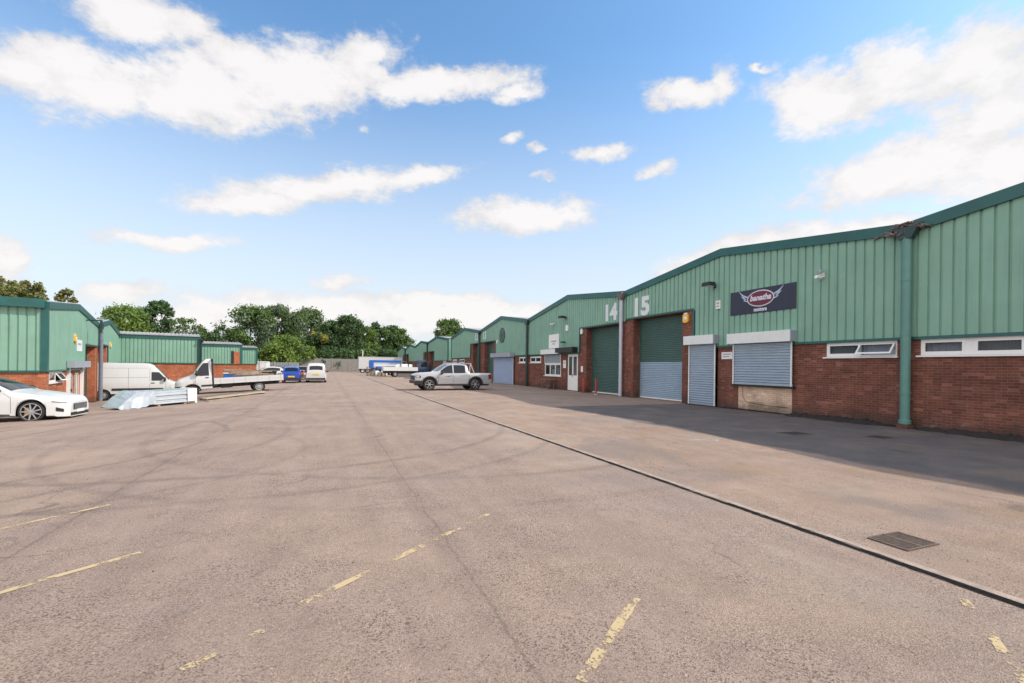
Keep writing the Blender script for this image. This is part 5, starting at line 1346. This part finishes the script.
for ci, (a, e, ra, rb, rot) in enumerate(CLOUDS):
    mp = t.n('ShaderNodeMapping'); mp.vector_type = 'TEXTURE'
    mp.inputs['Location'].default_value = (a, e, FAINT.get(ci, 0.)); mp.inputs['Rotation'].default_value = (0, 0, rot); mp.inputs['Scale'].default_value = (ra, rb, 1)
    t.l(pv.outputs[0], mp.inputs[0])
    ln = t.n('ShaderNodeVectorMath', operation='LENGTH'); t.l(mp.outputs[0], ln.inputs[0])
    cur = ln.outputs['Value'] if cur is None else t.math('SMOOTH_MIN', cur, ln.outputs['Value'], .35)
fine = cn(15, 12, .66, (2, 7, 3)); wisp = cn(40, 8, .68, (1, 1, 4))
dens = t.math('SUBTRACT', 1.32, cur)
dens = t.math('ADD', dens, t.math('MULTIPLY', t.math('SUBTRACT', fine, .5), 1.75))
dens = t.math('ADD', dens, t.math('MULTIPLY', t.math('SUBTRACT', wisp, .5), .7))
mask = t.maprange(dens, -.02, .72)
# sun-side brightness of the cloud bodies
body = t.ramp(t.math('ADD', t.math('MULTIPLY', dens, .35), t.math('MULTIPLY', cn(9, 8, .62, (9, 2, 2)), .75)), [(.34, .76), (.70, 1.0)])
hs = t.n('ShaderNodeHueSaturation'); hs.inputs['Saturation'].default_value = 1.0; hs.inputs['Value'].default_value = 1.0; t.l(sky.outputs[0], hs.inputs['Color'])
SKYC = t.mix(1., hs.outputs[0], (.87, 1.2, 1.34), 'MULTIPLY')
cc = t.mix(1., (5.15, 5.0, 4.95), body, 'MULTIPLY')
# added clouds outside the view are brightened further to lift the shaded facade
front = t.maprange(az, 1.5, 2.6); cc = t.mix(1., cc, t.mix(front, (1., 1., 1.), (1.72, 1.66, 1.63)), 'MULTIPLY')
# thin bright veil towards the horizon
veil = t.math('MULTIPLY', t.maprange(el, .0, .62, 1., 0.), .88)
SKYC = t.mix(veil, SKYC, (4.45, 4.65, 4.9))
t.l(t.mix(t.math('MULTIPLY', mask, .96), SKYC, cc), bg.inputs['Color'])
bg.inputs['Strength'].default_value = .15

sl = bpy.data.lights.new('sun', 'SUN'); sl.energy = 3.15; sl.angle = R(.5); sl.color = (1., .92, .80)
so = bpy.data.objects.new('sun', sl); COL.objects.link(so)
sd = Vector((cos(SUN_EL)*cos(SUN_AZ), -cos(SUN_EL)*sin(SUN_AZ), sin(SUN_EL)))
so.rotation_euler = sd.to_track_quat('Z', 'Y').to_euler(); so.location = (20, -20, 30)

# ------------------------------------------------------------------ camera
cam = bpy.data.cameras.new('camera'); co = bpy.data.objects.new('camera', cam); COL.objects.link(co)
cam.sensor_width = 36; cam.lens = 470/1024*36; cam.shift_y = (366.27-341.5)/1024; cam.clip_end = 6000; cam.clip_start = .05
yaw = R(21.592)
co.matrix_world = Matrix.Translation((0, 0, 1.68)) @ Matrix.Rotation(-yaw, 4, 'Z') @ Matrix.Rotation(R(90), 4, 'X') @ Matrix.Rotation(R(.7), 4, 'Z')
scn.camera = co
vs = scn.view_settings; vs.view_transform = 'Standard'; vs.look = 'None'; vs.gamma = 1; vs.exposure = .35; vs.use_curve_mapping = False
scn.cycles.max_bounces = 6; scn.cycles.transparent_max_bounces = 12
